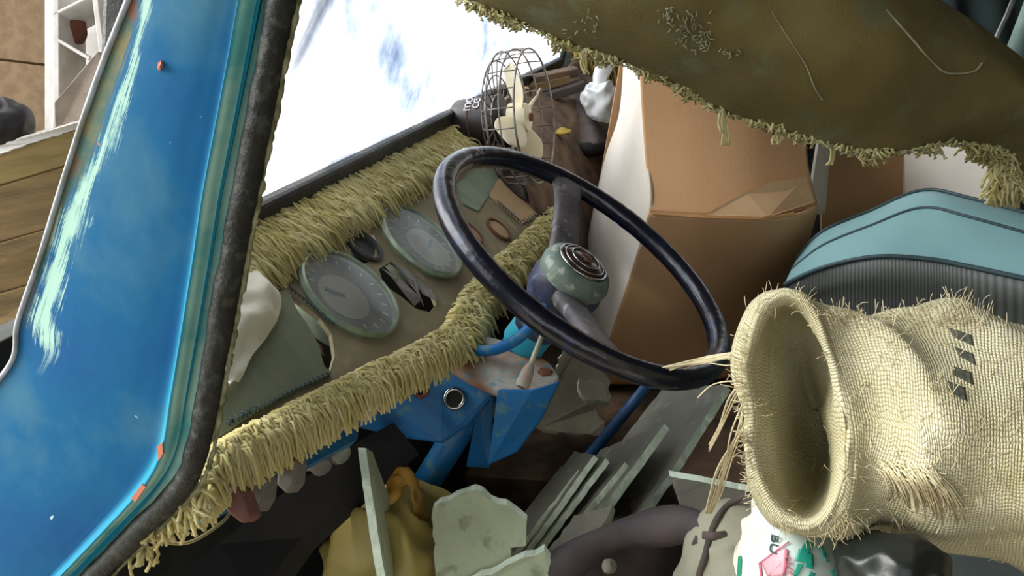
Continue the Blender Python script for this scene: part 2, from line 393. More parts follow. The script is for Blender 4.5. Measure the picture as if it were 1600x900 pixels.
struct(abox('wall_lightblock_left', (-4, -6, -.9), (-3.9, 1.3, .9), m_shed), 'unseen low shed wall added to limit light on the open door side')  # unseen wall, added against side fill; kept low to let some light over
struct(abox('wall_lightblock_end', (-4, 1.2, -.9), (-1.9, 1.3, 2.9), m_shed), 'unseen shed wall added to block light beside the open front')  # added out of view as an occluder for the driver's side
struct(abox('wall_lightblock_rear', (-4, -6, -.9), (6, -5.9, 2.9), m_shed), 'unseen shed wall added to cut light from behind the truck')  # unseen, added to reduce ambient light from the back
# shag lining of the far door
G = [[V3((2.735 - .02 * random.random(), -.2 + .7 * i / 60, .55 + .75 * j / 50)) for i in range(61)] for j in range(51)]
o = grid('door_lining', G, m_fringe2, wr); solid(o, .004)
lines = []
for k in range(2600):
    y = random.uniform(-.2, .5); z = random.uniform(.6, 1.3); p = V3((2.715, y, z))
    d = V3((-.012 - .02 * random.random(), random.uniform(-.02, .02), -.02 - .02 * random.random()))
    lines.append(([p, p + d * .6 + V3((-.008, 0, .004)), p + d + V3((0, 0, -.012))], [.003, .003, .002]))
strands('shag_pile', lines, m_fringe2, wr, 3)
# windscreen (leans back towards the cab), rubber gasket, wiper
WB, WT = V3((0, .545, .888)), V3((0, .30, 1.58)); wn = (WT - WB).cross(WX).normalized()
if wn.y < 0: wn = -wn
win = bpy.data.objects.new('window_1', None); COL.objects.link(win); win.location = (1.6, .545, .888)
struct(win, 'dusty sunlit windscreen glowing white behind the dashboard'); win['category'] = 'windscreen'
x0, x1 = .60, 2.70
prism('glass_pane', [WB + WX * x0, WB + WX * x1, WT + WX * x1, WT + WX * x0], wn * .005, m_wind, win)
for a, b in ((WB + WX * x0, WB + WX * x1), (WT + WX * x0, WT + WX * x1), (WB + WX * x1, WT + WX * x1), (WB + WX * x0, WT + WX * x0)):
    e_ = (b - a).normalized(); up = (WT - WB).normalized() if abs(e_.x) > .5 else WX
    obox('rubber_gasket', (a + b) / 2, (e_, up, wn), ((b - a).length / 2 + .01, .016, .014), m_black, win, .006)
wp = empty('windscreen_wiper', V3((.9, .60, .9)), 'thin grey wiper blade lying on the outside of the windscreen', 'wiper')
def onwin(px, py, off=.012): return onp(px, py, WB, wn) + wn * off
tube('wiper_arm', [onwin(388, 235, .02), onwin(440, 135, .02), onwin(515, -20, .02)], .006, m_cabdark, wp)
prism('rubber_blade', [onwin(398, 235), onwin(436, 158), onwin(520, -20), onwin(530, -20), onwin(444, 158), onwin(404, 238)], wn * .006, m_black, wp)
# ================================================================ BLUE DOOR PILLAR
YS = [-420, -60, 0, 100, 200, 300, 400, 500, 560, 620, 700, 755, 826, 942]
L = [(362, -420), (228, -60), (205, 0), (165, 100), (130, 200), (98, 300), (67, 400), (33, 500), (24, 560), (-25, 625), (-90, 720), (-150, 800), (-220, 900), (-320, 1050)]
RX = [466, 395, 383, 365, 346, 327, 312, 296, 286, 276, 262, 232, 168, 56]
SL = [496, 425, 415, 395, 375, 355, 337, 320, 309, 298, 283, 258, 190, 75]
cols = []
fr = [(0, .022), (.0, .0), (.03, -.002), (.12, -.003), (.3, -.004), (.5, -.004), (.7, -.003), (.85, -.001), (.95, .000), (.985, -.006), (1, -.007)]
for f, off in fr:
    cols.append([door(L[i][0] + (RX[i] - L[i][0]) * f, L[i][1] + (YS[i] - L[i][1]) * f, off) for i in range(14)])
cols.append([door(RX[i] + (SL[i] - RX[i]) * .25, YS[i], -.004) for i in range(14)])
cols.append([door(RX[i] + (SL[i] - RX[i]) * .5, YS[i] + 2, .004) for i in range(14)])
cols.append([door(SL[i] + 14, YS[i] + 4, .006) for i in range(14)])
pil = empty('cab_door_pillar', V3((.46, .6, 0)), 'bright blue painted door pillar with chipped pale scrapes and black rubber edge', 'pillar')
nv = 70
G = loft(cols, 120, nv)
# uv v: make it follow the true width fraction
o = grid('painted_panel', G, m_pillar, pil); solid(o, .012, -1)
vf = [0, 0, .027, .107, .27, .445, .62, .755, .845, .877, .89, .92, .95, 1.]
ul = o.data.uv_layers[0]
for lp in o.data.loops:
    t = lp.vertex_index // 120 / (nv - 1) * 13; k = min(12, int(t)); ul.data[lp.index].uv = ((lp.vertex_index % 120) / 119, vf[k] + (vf[k + 1] - vf[k]) * (t - k))
CX = [(SL[i] + sr) / 2 for i, sr in enumerate((536, 465, 456, 437, 419, 400, 380, 362, 351, 341, 325, 304, 238, 120))]
seal = catmull([door(CX[i], YS[i] + 6, .004) for i in range(14)], 110)
vs, fs = [], []
o = tube('rubber_seal', [p + V3((0, noise.noise(p * 40) * .0012, 0)) for p in seal], [.0088 + .001 * noise.noise(p * 70) for p in seal], m_seal, pil, 14)
wl = catmull([door(CX[i] + 21, YS[i] + 9 + (6 if i > 9 else 0), .006) for i in range(14)], 160)
tube('edge_trim', [p + V3((0, random.uniform(-.0007, .0007), 0)) for p in wl], [.0018 + random.uniform(-.0006, .0008) for p in wl], m_welt, pil, 6)
rim = catmull([door(x, y, -.003) for x, y in L], 120)
tube('rolled_edge', rim, .0020, M('pale_worn_edge', (176, 186, 200), (130, 134, 130), 30, .45, .2, 80), pil, 8)
for ch, pxs in (('flake', [(215, 770), (232, 748), (238, 752), (222, 775)]), ('flake', [(255, 690), (264, 683), (265, 700), (258, 712)]), ('flake', [(254, 97), (260, 93), (263, 99), (258, 109), (253, 108)])):
    prism('paint_chip', [door(x, y, -.0048 if 200 < x < 262 and y < 200 else -.008) for x, y in pxs], V3((.003, 0, 0)), M('red_primer', (196, 112, 88), (170, 120, 96), 30, .7, .2, 60), pil)

# ================================================================ DASHBOARD
db = empty('dashboard', dash(600, 560), 'dusty olive dashboard with round gauges and shaggy yellow wool edging', 'dashboard')
outer = [(255, 500), (400, 384), (500, 332), (600, 285), (700, 238), (780, 208), (860, 195), (905, 215), (880, 300), (862, 345), (800, 405), (752, 450), (738, 490), (738, 540), (660, 585), (560, 633), (440, 695), (345, 740), (290, 775), (255, 775)]
hole1 = [(447, 456), (472, 474), (500, 497), (518, 522), (523, 555), (516, 582), (505, 575), (498, 548), (480, 515), (460, 482)]
hole2 = [(592, 420), (612, 408), (640, 425), (672, 450), (682, 475), (672, 488), (650, 482), (625, 462), (600, 445)]
hole3 = [(568 + 24 * math.cos(t) * .72 + 20 * math.sin(t) * -.5, 385 + 26 * math.sin(t) * .95 + 12 * math.cos(t)) for t in [i * math.pi / 8 for i in range(16)]]
bm = bmesh.new()
for lp in (outer, hole1, hole2, hole3):
    v_ = [bm.verts.new(dash(x, y)) for x, y in lp]
    for i in range(len(v_)): bm.edges.new((v_[i], v_[(i + 1) % len(v_)]))
bmesh.ops.triangle_fill(bm, edges=bm.edges[:], use_beauty=True, normal=DN)
for f in bm.faces:
    f.normal_update()
    if f.normal.dot(DN) < 0: f.normal_flip()
me = bpy.data.meshes.new('cover_panel'); bm.to_mesh(me); bm.free()
solid(link('cover_panel', me, m_dash, db, False), .006)
prism('inner_shell', [dash(x, y, -.06) for x, y in [(300, 520), (420, 420), (720, 260), (850, 230), (850, 320), (720, 470), (700, 520), (540, 600), (330, 700)]], -DN * .02, m_dark, db)
# ledge behind the panel up to the windscreen
G = [[V3((x, y + .0, z)) for x in (.56, 1.1, 1.6, 2.1, 2.7)] for y, z in ((.515, .832), (.54, .862), (.60, .868))]
solid(grid('top_ledge', G, m_dash, db, flip=False), .008)
bx = V3((1, 0, 0)); by = DN.cross(bx).normalized()
def gauge(px, py, r, needle, pale):
    c = dash(px, py)
    g = lathe('gauge', [(r * .96, -.03), (r * 1.0, .0), (r * 1.03, .006), (r * 1.0, .011), (r * .96, .012), (r * .94, .008), (r * .93, .001), (.0, .001)], c, DN, m_bezel, db, 48)
    lathe('dial', [(r * .93, .001), (r * .93, .003), (0, .0032)], c, DN, m_dial, g, 40)
    c2 = c + bx * pale[0] * r + by * pale[1] * r
    lathe('dial_disc', [(r * pale[2], .003), (r * pale[2], .0045), (0, .0047)], c2, DN, m_dial2, g, 36)
    a, b = needle; nd = bx * math.cos(a) + by * math.sin(a)
    obox('needle', c2 + nd * r * b * .5 + DN * .006, (nd, DN.cross(nd), DN), (r * b * .5, .0022, .0008), m_pipe, g, 0)
    for k in range(14):
        t = -2.2 + k * .34; q = bx * math.cos(t) + by * math.sin(t)
        obox('scale_mark', c + q * r * .76 + DN * .0045, (q, DN.cross(q), DN), (r * .06, .0012, .0004), m_chalk, g, 0)
    lathe('lens', [(r * .94, .009), (r * .6, .0115), (0, .0125)], c, DN, m_lens, g, 36)
    return g
gauge(543, 463, .068, (2.2, .4), (-.18, .02, .52)); gauge(655, 381, .070, (.3, .3), (.05, -.2, .55))
c = dash(568, 385); lathe('vent_socket', [(.0285, -.002), (.029, .004), (.025, .005), (.022, 0), (.02, -.03), (0, -.032)], c, DN, m_black, db, 28)
obox('vent_flap', c - DN * .008, (bx * .8 + by * .6, DN.cross(bx * .8 + by * .6), DN), (.017, .008, .002), m_lever, db, .002)
for px, py, r in ((778, 360, .024), (733, 366, .024)):
    c = dash(px, py); t = [c + DN * .003 + (bx * math.cos(a) + by * math.sin(a)) * r for a in [i * math.pi / 16 for i in range(32)]]
    tube('switch_ring', t, .0028, m_rust, db, 6, True); lathe('switch_cap', [(r * .9, 0), (r * .88, .003), (0, .004)], c, DN, m_tanpatch, db, 24)
def patch(name, pts, m, h=.002): return prism(name, [dash(x, y, h) for x, y in pts], -DN * (h + .001), m, db, .0012)
patch('lower_patch', [(335, 690), (352, 560), (398, 470), (446, 456), (459, 483), (480, 516), (497, 548), (504, 576), (516, 586), (440, 622)], m_patch, .004)
patch('tape_patch', [(712, 290), (735, 268), (765, 264), (778, 280), (762, 308), (746, 331), (722, 320)], m_tape, .003)
patch('tan_patch', [(772, 280), (852, 283), (864, 318), (815, 352), (790, 330), (763, 308)], m_tanpatch, .003)
lines = []
for (ax_, ay), (bx_, by_), n in (((350, 668), (512, 588), 24), ((352, 664), (398, 640), 5), ((448, 452), (518, 512), 12), ((815, 352), (866, 322), 12), ((775, 318), (812, 350), 8)):
    for k in range(n):
        t = (k + .5) / n; x = ax_ + (bx_ - ax_) * t; y = ay + (by_ - ay) * t
        lines.append(([dash(x - 3, y - 4, .005), dash(x, y, .0065), dash(x + 2, y + 4, .005)], .0009))
strands('stitching', lines, m_pipe, db)
for pts in ([(596, 422), (620, 440), (652, 476), (646, 480), (618, 452), (604, 440)], [(612, 412), (634, 428), (642, 446), (660, 480), (652, 470), (630, 442)], [(640, 430), (668, 456), (676, 478), (660, 462)]):
    prism('torn_shred', [dash(x, y, .002 + .004 * (i % 3)) for i, (x, y) in enumerate(pts)], DN * .0012, m_lever, db)
for pts in ([(468, 478), (490, 500), (500, 520), (488, 510)], [(490, 510), (510, 530), (515, 545), (500, 535)]):
    prism('torn_shred', [dash(x, y, -.012) for x, y in pts], DN * .0012, m_rust, db)
def polysample(pts, t):
    seg = [math.dist(pts[i], pts[i + 1]) for i in range(len(pts) - 1)]; T = sum(seg) * t
    for i, s in enumerate(seg):
        if T <= s or i == len(seg) - 1:
            f = min(1, T / s); return pts[i][0] + (pts[i + 1][0] - pts[i][0]) * f, pts[i][1] + (pts[i + 1][1] - pts[i][1]) * f, i
        T -= s
def fringe(name, path, n, wid, down, ln, rad, lift=.012, mat=m_fringe, bias=lambda t: 1):
    lines = []; clump = [random.uniform(-1, 1) for _ in range(60)]
    for k in range(n):
        t = random.random(); x, y, i = polysample(path, t); dx, dy = path[i + 1][0] - path[i][0], path[i + 1][1] - path[i][1]
        q = math.hypot(dx, dy); nx, ny = -dy / q, dx / q; s = random.uniform(-.5, .5) * wid(t)
        p = dash(x + nx * s, y + ny * s, .002 + random.random() * .008)
        cl = clump[int(t * 59)]
        d = (down + V3((random.uniform(-.36, .36) + .3 * cl, random.uniform(-.2, .2), random.uniform(-.2, .2)))).normalized() * ln * random.uniform(.6, 1.15)
        l_ = lift * random.uniform(.4, 1.3)
        side = V3((random.uniform(-1, 1), 0, 0)) * ln * .18
        lines.append(([p, p + d * .25 + DN * l_, p + d * .6 + DN * l_ * .9 + side, p + d + DN * l_ * .2 + V3((0, 0, -.006)) + side * .4], [rad, rad, rad, rad * .7]))
    return strands(name, lines, mat, db, 5)
dn = V3((.0, -.66, -.75))
fringe('upper_fringe', [(330, 412), (400, 372), (500, 322), (600, 274), (700, 222), (760, 200)], 4600, lambda t: 66 - 30 * t, V3((.30, -.7, -.68)), .043, .0015, .009)
fringe('lower_fringe', [(318, 722), (375, 688), (440, 656), (560, 596), (650, 553), (706, 520)], 4200, lambda t: 28, V3((.0, -.5, -.87)), .031, .0015, .011)
fringe('column_fringe', [(696, 540), (712, 508), (733, 468), (770, 428), (810, 392), (862, 336)], 1700, lambda t: 46 - 20 * t, V3((.3, -.55, -.8)), .036, .0016, .011)
fringe('corner_fringe', [(300, 770), (318, 740)], 160, lambda t: 14, V3((.2, -.3, -.9)), .026, .0018, .008)
prism('lower_rail', [dash(345, 735, -.035), dash(430, 690, -.035), dash(590, 610, -.035), dash(590, 652, -.04), dash(440, 728, -.04), dash(350, 776, -.04)], -DN * .012, m_bluedark, db)
lines = []
for cx, cy, n, sp in ((292, 792, 46, 10), (262, 818, 40, 9), (236, 832, 26, 6), (205, 872, 20, 6), (230, 836, 16, 4)):
    for k in range(n):
        p = door(cx + random.gauss(0, sp), cy + random.gauss(0, sp), .012 + .01 * random.random()); d = cv(random.gauss(.1, .5), -1, random.gauss(.3, .3)).normalized() * random.uniform(.010, .02)
        lines.append(([p, p + d * .5 + cv(random.gauss(0, .003), 0, .003), p + d], .0016))
strands('seal_tufts', lines, m_fringe, db, 5)
# cream cloth tucked beside the pillar
rows = [[dash(352, 448, .02), dash(385, 428, .012), dash(398, 432, .012)], [dash(345, 490, .02), dash(392, 470, .026), dash(429, 488, .012)], [dash(340, 540, .02), dash(378, 520, .03), dash(412, 530, .008)],
        [dash(335, 590, .02), dash(365, 568, .012), dash(386, 566, .012)], [dash(330, 640, .02), dash(350, 615, .02), dash(364, 606, .01)]]
G = loft(rows, 24, 36)
for r_ in G:
    for i, p in enumerate(r_): r_[i] = p + DN * noise.noise(p * 45) * .006
tag(solid(grid('cream_cloth', G, m_cloth), .0015), 'crumpled cream cloth tucked between the pillar and the dashboard', 'cloth')
# loose pale screw stud in the upper fringe
tag(lathe('pale_stud', [(.003, -.01), (.003, .012), (.006, .014), (.006, .02), (0, .023)], dash(468, 318, .0), V3((0, 0, 1)), m_haze), 'small pale stud poking out of the upper wool fringe', 'stud')
# controls below the dash
def ctl(name, pts, d, m, lab):
    e = empty(name, P(pts[0][0], pts[0][1], d), lab, 'lever', 'levers hanging below the dashboard')
    prism('blade', [P(x, y, d) for x, y in pts], cv(.006, -.004, -.02), m, e, 0, .003)
    cx = (pts[0][0] + pts[1][0]) / 2; cy = (pts[0][1] + pts[1][1]) / 2
    lathe('pivot', [(.009, -.012), (.009, .006), (.006, .009), (0, .009)], P(cx - 10, cy + 4, d), cv(.3, .2, 1), m_metal, e, 16)
    return e
ctl('control_lever', [(347, 763), (363, 752), (376, 770), (390, 807), (377, 820), (352, 800)], .70, m_leverred, 'reddish worn lever hanging below the dashboard fringe')
ctl('control_lever', [(382, 745), (402, 732), (416, 747), (413, 780), (400, 803), (388, 785)], .74, m_lever, 'grey lever beside the reddish lever below the dashboard')
ctl('control_lever', [(434, 722), (453, 711), (464, 720), (460, 757), (447, 773), (430, 757)], .775, m_lever, 'grey lever nearest the metal knobs below the dashboard')
k = empty('choke_knob', P(485, 706, .92), 'greenish ringed knob below the dashboard edge', 'knob')
lathe('collar', [(.019, 0), (.021, .006), (.016, .012), (.013, .012)], P(485, 706, .92), cv(.55, -.35, .75), m_bezel, k, 24)
lathe('shaft', [(.012, .0), (.012, .03), (.009, .033), (0, .033)], P(487, 707, .92), cv(.55, -.35, .75), m_lever, k, 20)
k = empty('pull_knob', P(522, 700, .95), 'small silver cylinder knob below the dashboard edge', 'knob')
lathe('knob_head', [(.012, 0), (.014, .004), (.014, .022), (.011, .026), (0, .026)], P(515, 695, .96), cv(.7, -.35, .6), m_metal, k, 20)
lathe('stem', [(.006, -.03), (.006, .002)], P(515, 695, .96), cv(.7, -.35, .6), m_lever, k, 12)
tag(tube('steel_pin', [P(520, 672, .98), P(540, 676, .965), P(552, 683, .955)], [.005, .005, .006], m_metal), 'thin steel pin sticking out under the fringe by the bracket', 'pin')
tag(tube('loose_wire', catmull([P(240, 838, .72), P(262, 848, .72), P(300, 846, .73), P(345, 818, .76), P(360, 800, .78)], 30), .0016, M('tan_wire', (170, 160, 110), (150, 140, 96), 20, .6, 0)), 'thin tan wire drooping below the levers', 'wire')
# ================================================================ STEERING
WC = P(917, 402.4, 1.05); e52, az = math.radians(52), math.radians(-5.2)
WN = V3((math.sin(az) * math.cos(e52), -math.cos(az) * math.cos(e52), math.sin(e52))); wa = WN.cross(WY).normalized(); wb = WN.cross(wa)
def wheelpt(px, py): 
    p = onp(px, py, WC, WN) - WC; return math.atan2(p.dot(wb), p.dot(wa))
SW = empty('steering_wheel', WC - WN * .08, 'large dark steering wheel with taped rim and two worn spokes', 'steering wheel')
RR = .2033
rp = []; rr = []
for i in range(160):
    t = 2 * math.pi * i / 160; rp.append(WC + (wa * math.cos(t) + wb * math.sin(t)) * RR); rr.append(.0142 + .0006 * noise.noise(V3((math.cos(t), math.sin(t), 0)) * 22))
tube('rim', rp, rr, m_rim, SW, 16, True)
HC = WC - WN * .045
lathe('hub', [(.030, -.085), (.034, -.05), (.047, -.02), (.049, .0), (.044, .014), (0, .014)], HC, WN, m_hub, SW, 36)
cl = lathe('collar', [(.040, .000), (.047, .008), (.0485, .020), (.043, .032), (.036, .036), (.034, .032)], HC, WN, m_collar, SW, 40)
bt = lathe('horn_button', [(.033, .026), (.031, .038), (.022, .042), (0, .044)], HC, WN, m_button, SW, 36)
for r_, h_ in ((.0335, .037), (.028, .0405), (.020, .0435)):
    tube('chrome_ring', [HC + WN * h_ + (wa * math.cos(t) + wb * math.sin(t)) * r_ for t in [i * math.pi / 24 for i in range(48)]], .002 if r_ > .03 else .001, m_chrome, bt, 8, True)
em = []
for a0 in (.6, 2.7, 4.8):
    tube('emblem', [HC + WN * .045 + (wa * math.cos(a0 + s) + wb * math.sin(a0 + s)) * (.006 + .004 * abs(s)) for s in (-.8, -.4, 0, .4, .8)], .0013, m_rust, bt, 6)
for tx, ty in ((886, 283), (945, 560)):
    th = wheelpt(tx, ty); d = wa * math.cos(th) + wb * math.sin(th); sd_ = WN.cross(d)
    secs = []
    for f, wd, hh in ((.02, .026, .012), (.05, .024, .011), (.09, .0205, .010), (.13, .019, .009), (.17, .021, .009), (.198, .027, .010)):
        c = HC.lerp(WC, min(1, max(0, (f - .05) / .14))) + d * f
        secs.append([c + sd_ * (math.copysign(abs(math.cos(a)) ** .6, math.cos(a)) * wd) + WN * (math.copysign(abs(math.sin(a)) ** .6, math.sin(a)) * hh) for a in [i * math.pi / 8 for i in range(16)]])
    cols = [catmull([s[i] for s in secs], 20) for i in range(16)]
    grid('spoke', [[cols[i][j] for i in range(16)] for j in range(20)], m_spoke, SW, True)
ST = empty('steering_column', HC - WN * .45, 'blue painted steering column with bracket plates under the wheel', 'steering column')
lathe('column_tube', [(.026, -.085), (.026, -.23)], HC, WN, m_bluedark, ST, 28)
lathe('upper_sleeve', [(.030, -.06), (.0305, -.11), (.028, -.115)], HC, WN, m_teal, ST, 28)
cax = HC - WN * .23
tube('lower_tube', [HC - WN * .22, P(735, 645, 1.14), P(655, 772, 1.19), P(560, 915, 1.24)], .020, m_bluedark, ST, 16)
tube('conduit', catmull([P(742, 548, 1.10), P(775, 546, 1.075), P(812, 527, 1.05), P(842, 496, 1.04), P(858, 470, 1.05)], 24), .0075, m_bluedark, ST, 10)
pl = prism('bracket_plate', [P(*q) for q in ((540, 663, 1.08), (593, 625, 1.09), (640, 585, 1.10), (690, 566, 1.10), (735, 575, 1.09), (778, 608, 1.075), (735, 662, 1.085), (690, 694, 1.085), (620, 684, 1.08), (567, 671, 1.08))], cv(.004, .002, -.012), m_bluedark, ST, 0, .003)
for px, py, r in ((710, 623, .0125), (658, 609, .009)):
    c = P(px, py, 1.08); ax_ = cv(-.1, .25, 1)
    t = [c + (frame(ax_)[0] * math.cos(a) + frame(ax_)[1] * math.sin(a)) * r for a in [i * math.pi / 12 for i in range(24)]]
    tube('grommet', t, .0028, m_chrome if r > .01 else m_rust, pl, 8, True); lathe('bolt_hole_shade', [(r, -.004), (r, .0005), (0, .0005)], c, ax_, m_dark, pl, 20)  # dark disc paints the shade inside the hole
lathe('screw', [(.010, -.004), (.010, .004), (.006, .006), (0, .006)], P(583, 636, 1.075), cv(-.1, .25, 1), m_rust, pl, 8)
fl = prism('clamp_flange', [P(*q) for q in ((694, 566, 1.10), (720, 540, 1.12), (752, 520, 1.14), (800, 535, 1.14), (840, 552, 1.12), (862, 568, 1.09), (875, 588, 1.06), (868, 602, 1.04), (830, 608, 1.035), (780, 610, 1.04), (735, 590, 1.07))], cv(0, -.012, -.002), m_rustgrey, ST, 0, .004)
lathe('bolt', [(.010, -.004), (.010, .004), (.007, .006), (0, .006)], P(852, 584, 1.07), cv(.1, .9, .4), m_rust, fl, 6, smooth=False)
lathe('column_boot', [(.040, -.004), (.036, .006), (.029, .012)], HC - WN * .215, WN, m_rustgrey, fl, 28)
prism('side_plate', [P(*q) for q in ((777, 609, 1.035), (830, 609, 1.03), (874, 596, 1.035), (845, 655, 1.05), (807, 707, 1.06), (762, 727, 1.06))], cv(.003, 0, -.008), m_bluedark, ST, 0, .002)
prism('inner_plate', [P(*q) for q in ((745, 640, 1.12), (772, 620, 1.12), (765, 732, 1.13), (728, 730, 1.14))], cv(.0, 0, -.008), m_bluedark, ST, 0, .002)
lv = empty('indicator_lever', P(849, 518, 1.0), 'thin pale indicator stalk with grey knob on the steering column', 'lever')
tube('stalk', [P(856, 500, 1.02), P(849, 520, .99), P(836, 552, .97), P(826, 578, .96)], .0032, m_haze, lv, 10)
a_, b_ = P(829, 570, .962), P(815, 605, .955); kd = (b_ - a_)
lathe('knob', [(.0045, 0), (.007, .008), (.0085, kd.length * .8), (.0075, kd.length), (0, kd.length)], a_, kd, m_rustgrey, lv, 18)
lathe('knob_end', [(.0048, kd.length), (.0046, kd.length + .001), (0, kd.length + .001)], a_, kd, m_rust, lv, 16)
tag(tube('gear_lever', [P(1015, 598, 1.30), P(985, 635, 1.31), P(940, 690, 1.33), P(880, 765, 1.36), P(800, 868, 1.42), P(690, 1010, 1.62)], [.0085, .009, .0095, .010, .010, .010], M('dark_blue_paint', (30, 74, 118), (24, 56, 92), 14, .5, .2, 60)), 'long slanting dark blue rod behind the leaning plasterboards', 'rod')
# ================================================================ FAN
FH = P(818, 184, 1.62); fa = cv(.94, .02, .33).normalized(); fx, fy, fz = frame(fa)
FN = empty('desk_fan', dash(790, 262), 'small old fan with ivory blades and open wire cage on the dashboard', 'fan')
mc = FH - fa * .055
lathe('motor', [(.030, -.092), (.043, -.086), (.047, -.076), (.048, .0), (.046, .012), (.030, .016), (.0, .016)], mc, fa, m_motor, FN, 36)
for h_ in (-.045, -.01):
    tube('motor_seam', [mc + fa * h_ + (fx * math.cos(t) + fy * math.sin(t)) * .0478 for t in [i * math.pi / 20 for i in range(40)]], .001, m_rust, FN, 6, True)
cg_r = .128
def ring(r, h, rad, m, nm, par): return tube(nm, [FH + fa * h + (fx * math.cos(t) + fy * math.sin(t)) * r for t in [i * math.pi / 32 for i in range(64)]], rad, m, par, 6, True)
for r, h in ((.050, -.048), (.085, -.048), (.112, -.044), (cg_r, -.030), (cg_r + .002, -.004), (cg_r, .024)): ring(r, h, .0021 if h > 0 else .0016, m_wire, 'cage_ring', FN)
for i in range(22):
    t = 2 * math.pi * i / 22; q = fx * math.cos(t) + fy * math.sin(t)
    tube('cage_wire', [FH + fa * h + q * r for r, h in ((.045, -.048), (.085, -.048), (.112, -.044), (cg_r - .003, -.034), (cg_r, -.025), (cg_r + .002, -.004), (cg_r, .024))], .0013, m_wire, FN, 5)
lathe('hub', [(.030, -.026), (.031, -.004), (.026, .010), (.010, .014), (.0, .014)], FH, fa, m_cream, FN, 28)
lathe('hub_nut', [(.009, .012), (.009, .018), (0, .018)], FH, fa, m_rust, FN, 6, smooth=False)
for k in range(4):
    t0 = math.radians(10 + 90 * k); G = []
    for j in range(11):
        f = j / 10; r = .022 + .092 * f; wdt = .020 + .030 * math.sin(min(1, f * 1.15) * math.pi * .72) if f < .93 else .030 * (1 - (f - .93) * 9)
        row = []
        for i in range(9):
            s = i / 8 - .5; tt = t0 + 0.1 * f; rd = fx * math.cos(tt) + fy * math.sin(tt); tg = fa.cross(rd)
            ps = s * 1.0; row.append(FH - fa * .006 + rd * (r - .012 * (2 * s) ** 2 * f) + tg * wdt * 1.5 * ps * math.cos(.75) + fa * wdt * 1.5 * ps * math.sin(.75) + fa * .006 * (1 - (2 * s) ** 2))
        G.append(row)
    sub(solid(grid('blade', G, m_cream, FN), .0022, 0))
tube('stand_stem', [FH - fa * .035 - fz * 0 + WZ * -.045, FH - fa * .03 - WZ * .12, V3((FH.x, FH.y + .02, .86))], .010, m_motor, FN, 12)
bz = V3((FH.x, FH.y + .02, 0)); bz = V3((bz.x, bz.y, max(.70, min(.87, bz.y + .32))))
lathe('stand_base', [(.06, -.004), (.06, .006), (.045, .014), (.012, .02), (0, .02)], bz, DN, m_motor, FN, 28)
def text(s, size, o, xa, ya, mat, parent, name='lettering', ext=.0006):
    cu = bpy.data.curves.new(name, 'FONT'); cu.body = s; cu.size = size; cu.extrude = ext; cu.align_x = 'CENTER'; cu.align_y = 'CENTER'
    t = bpy.data.objects.new('tmp', cu); COL.objects.link(t); bpy.context.view_layer.update()
    me = bpy.data.meshes.new_from_object(t.evaluated_get(bpy.context.evaluated_depsgraph_get())); bpy.data.objects.remove(t)
    xa = V3(xa).normalized(); za = xa.cross(V3(ya)).normalized(); ya = za.cross(xa); m4 = Matrix((xa, ya, za)).transposed().to_4x4(); m4.translation = o
    me.transform(m4); me.name = name; return link(name, me, mat, parent, False)
for s, hh, ang in (('CG', -.028, 0), ('LUO', -.045, .0)):
    q = (cv(-.1, .55, .8) - fa * cv(-.1, .55, .8).dot(fa)).normalized(); text(s, .019, mc + fa * hh + q * .0485, q.cross(fa), fa, m_print, FN)
# ================================================================ HEADLINER
HL = empty('headliner', P(1200, -40, 1.2), 'sagging olive headliner sheet with yellow wool fringe along its edge', 'headliner')
edge = [(690, -40, 1.32), (745, 2, 1.30), (810, 30, 1.29), (880, 62, 1.28), (940, 82, 1.27), (1000, 104, 1.26), (1070, 136, 1.25), (1130, 170, 1.24), (1200, 192, 1.23), (1260, 214, 1.22), (1330, 230, 1.21), (1400, 234, 1.20), (1470, 222, 1.20), (1530, 222, 1.21), (1570, 240, 1.22), (1594, 292, 1.22)]
E_ = [P(*q) for q in edge]
mid1 = [P(700, -80, 1.20), P(800, -30, 1.20), P(950, 30, 1.17), P(1130, 100, 1.16), P(1300, 150, 1.15), P(1450, 160, 1.15), P(1600, 180, 1.17), P(1680, 280, 1.2)]
mid2 = [P(760, -200, 1.12), P(880, -110, 1.12), P(1040, -40, 1.09), P(1200, 20, 1.10), P(1330, 60, 1.10), P(1440, 80, 1.12), P(1570, 110, 1.15), P(1690, 230, 1.2)]
top = [P(900, -420, 1.1), P(1000, -300, 1.08), P(1120, -210, 1.08), P(1240, -130, 1.1), P(1350, -70, 1.12), P(1430, -20, 1.15), P(1540, 50, 1.18), P(1680, 180, 1.2)]
G = loft([E_, mid1, mid2, top], 110, 44)
for j, r_ in enumerate(G):
    for i, p in enumerate(r_):
        if 0 < j: r_[i] = p + cv(0, 0, 1) * (noise.noise(p * 7) * .012 + noise.noise(p * 22) * .003) * min(1, j / 8)
o = solid(grid('lining_sheet', G, m_lining, HL), .006, 0)
SH = G
def onsheet(px, py):   # nearest sheet point to a ray
    best = None; D = (P(px, py, 1) - CAM).normalized()
    for r_ in SH:
        for p in r_:
            v = p - CAM; q = (v - D * v.dot(D)).length
            if best is None or q < best[0]: best = (q, p)
    return P(px, py, -(R.transposed() @ (best[1] - CAM)).z - .006)
def crease(pts, r): tube('seam_crease', catmull([onsheet(x, y) for x, y in pts], 40), r, m_chalk, HL, 6)
crease([(1205, 18), (1232, 60), (1258, 100), (1272, 135), (1285, 156)], [.0007 + .0022 * max(0, i / 39 - .5) for i in range(40)])
crease([(1385, 15), (1420, 55), (1455, 95), (1480, 114), (1520, 112), (1535, 98)], [.0007 + .001 * abs(math.sin(i * .2)) for i in range(40)])
lines = []
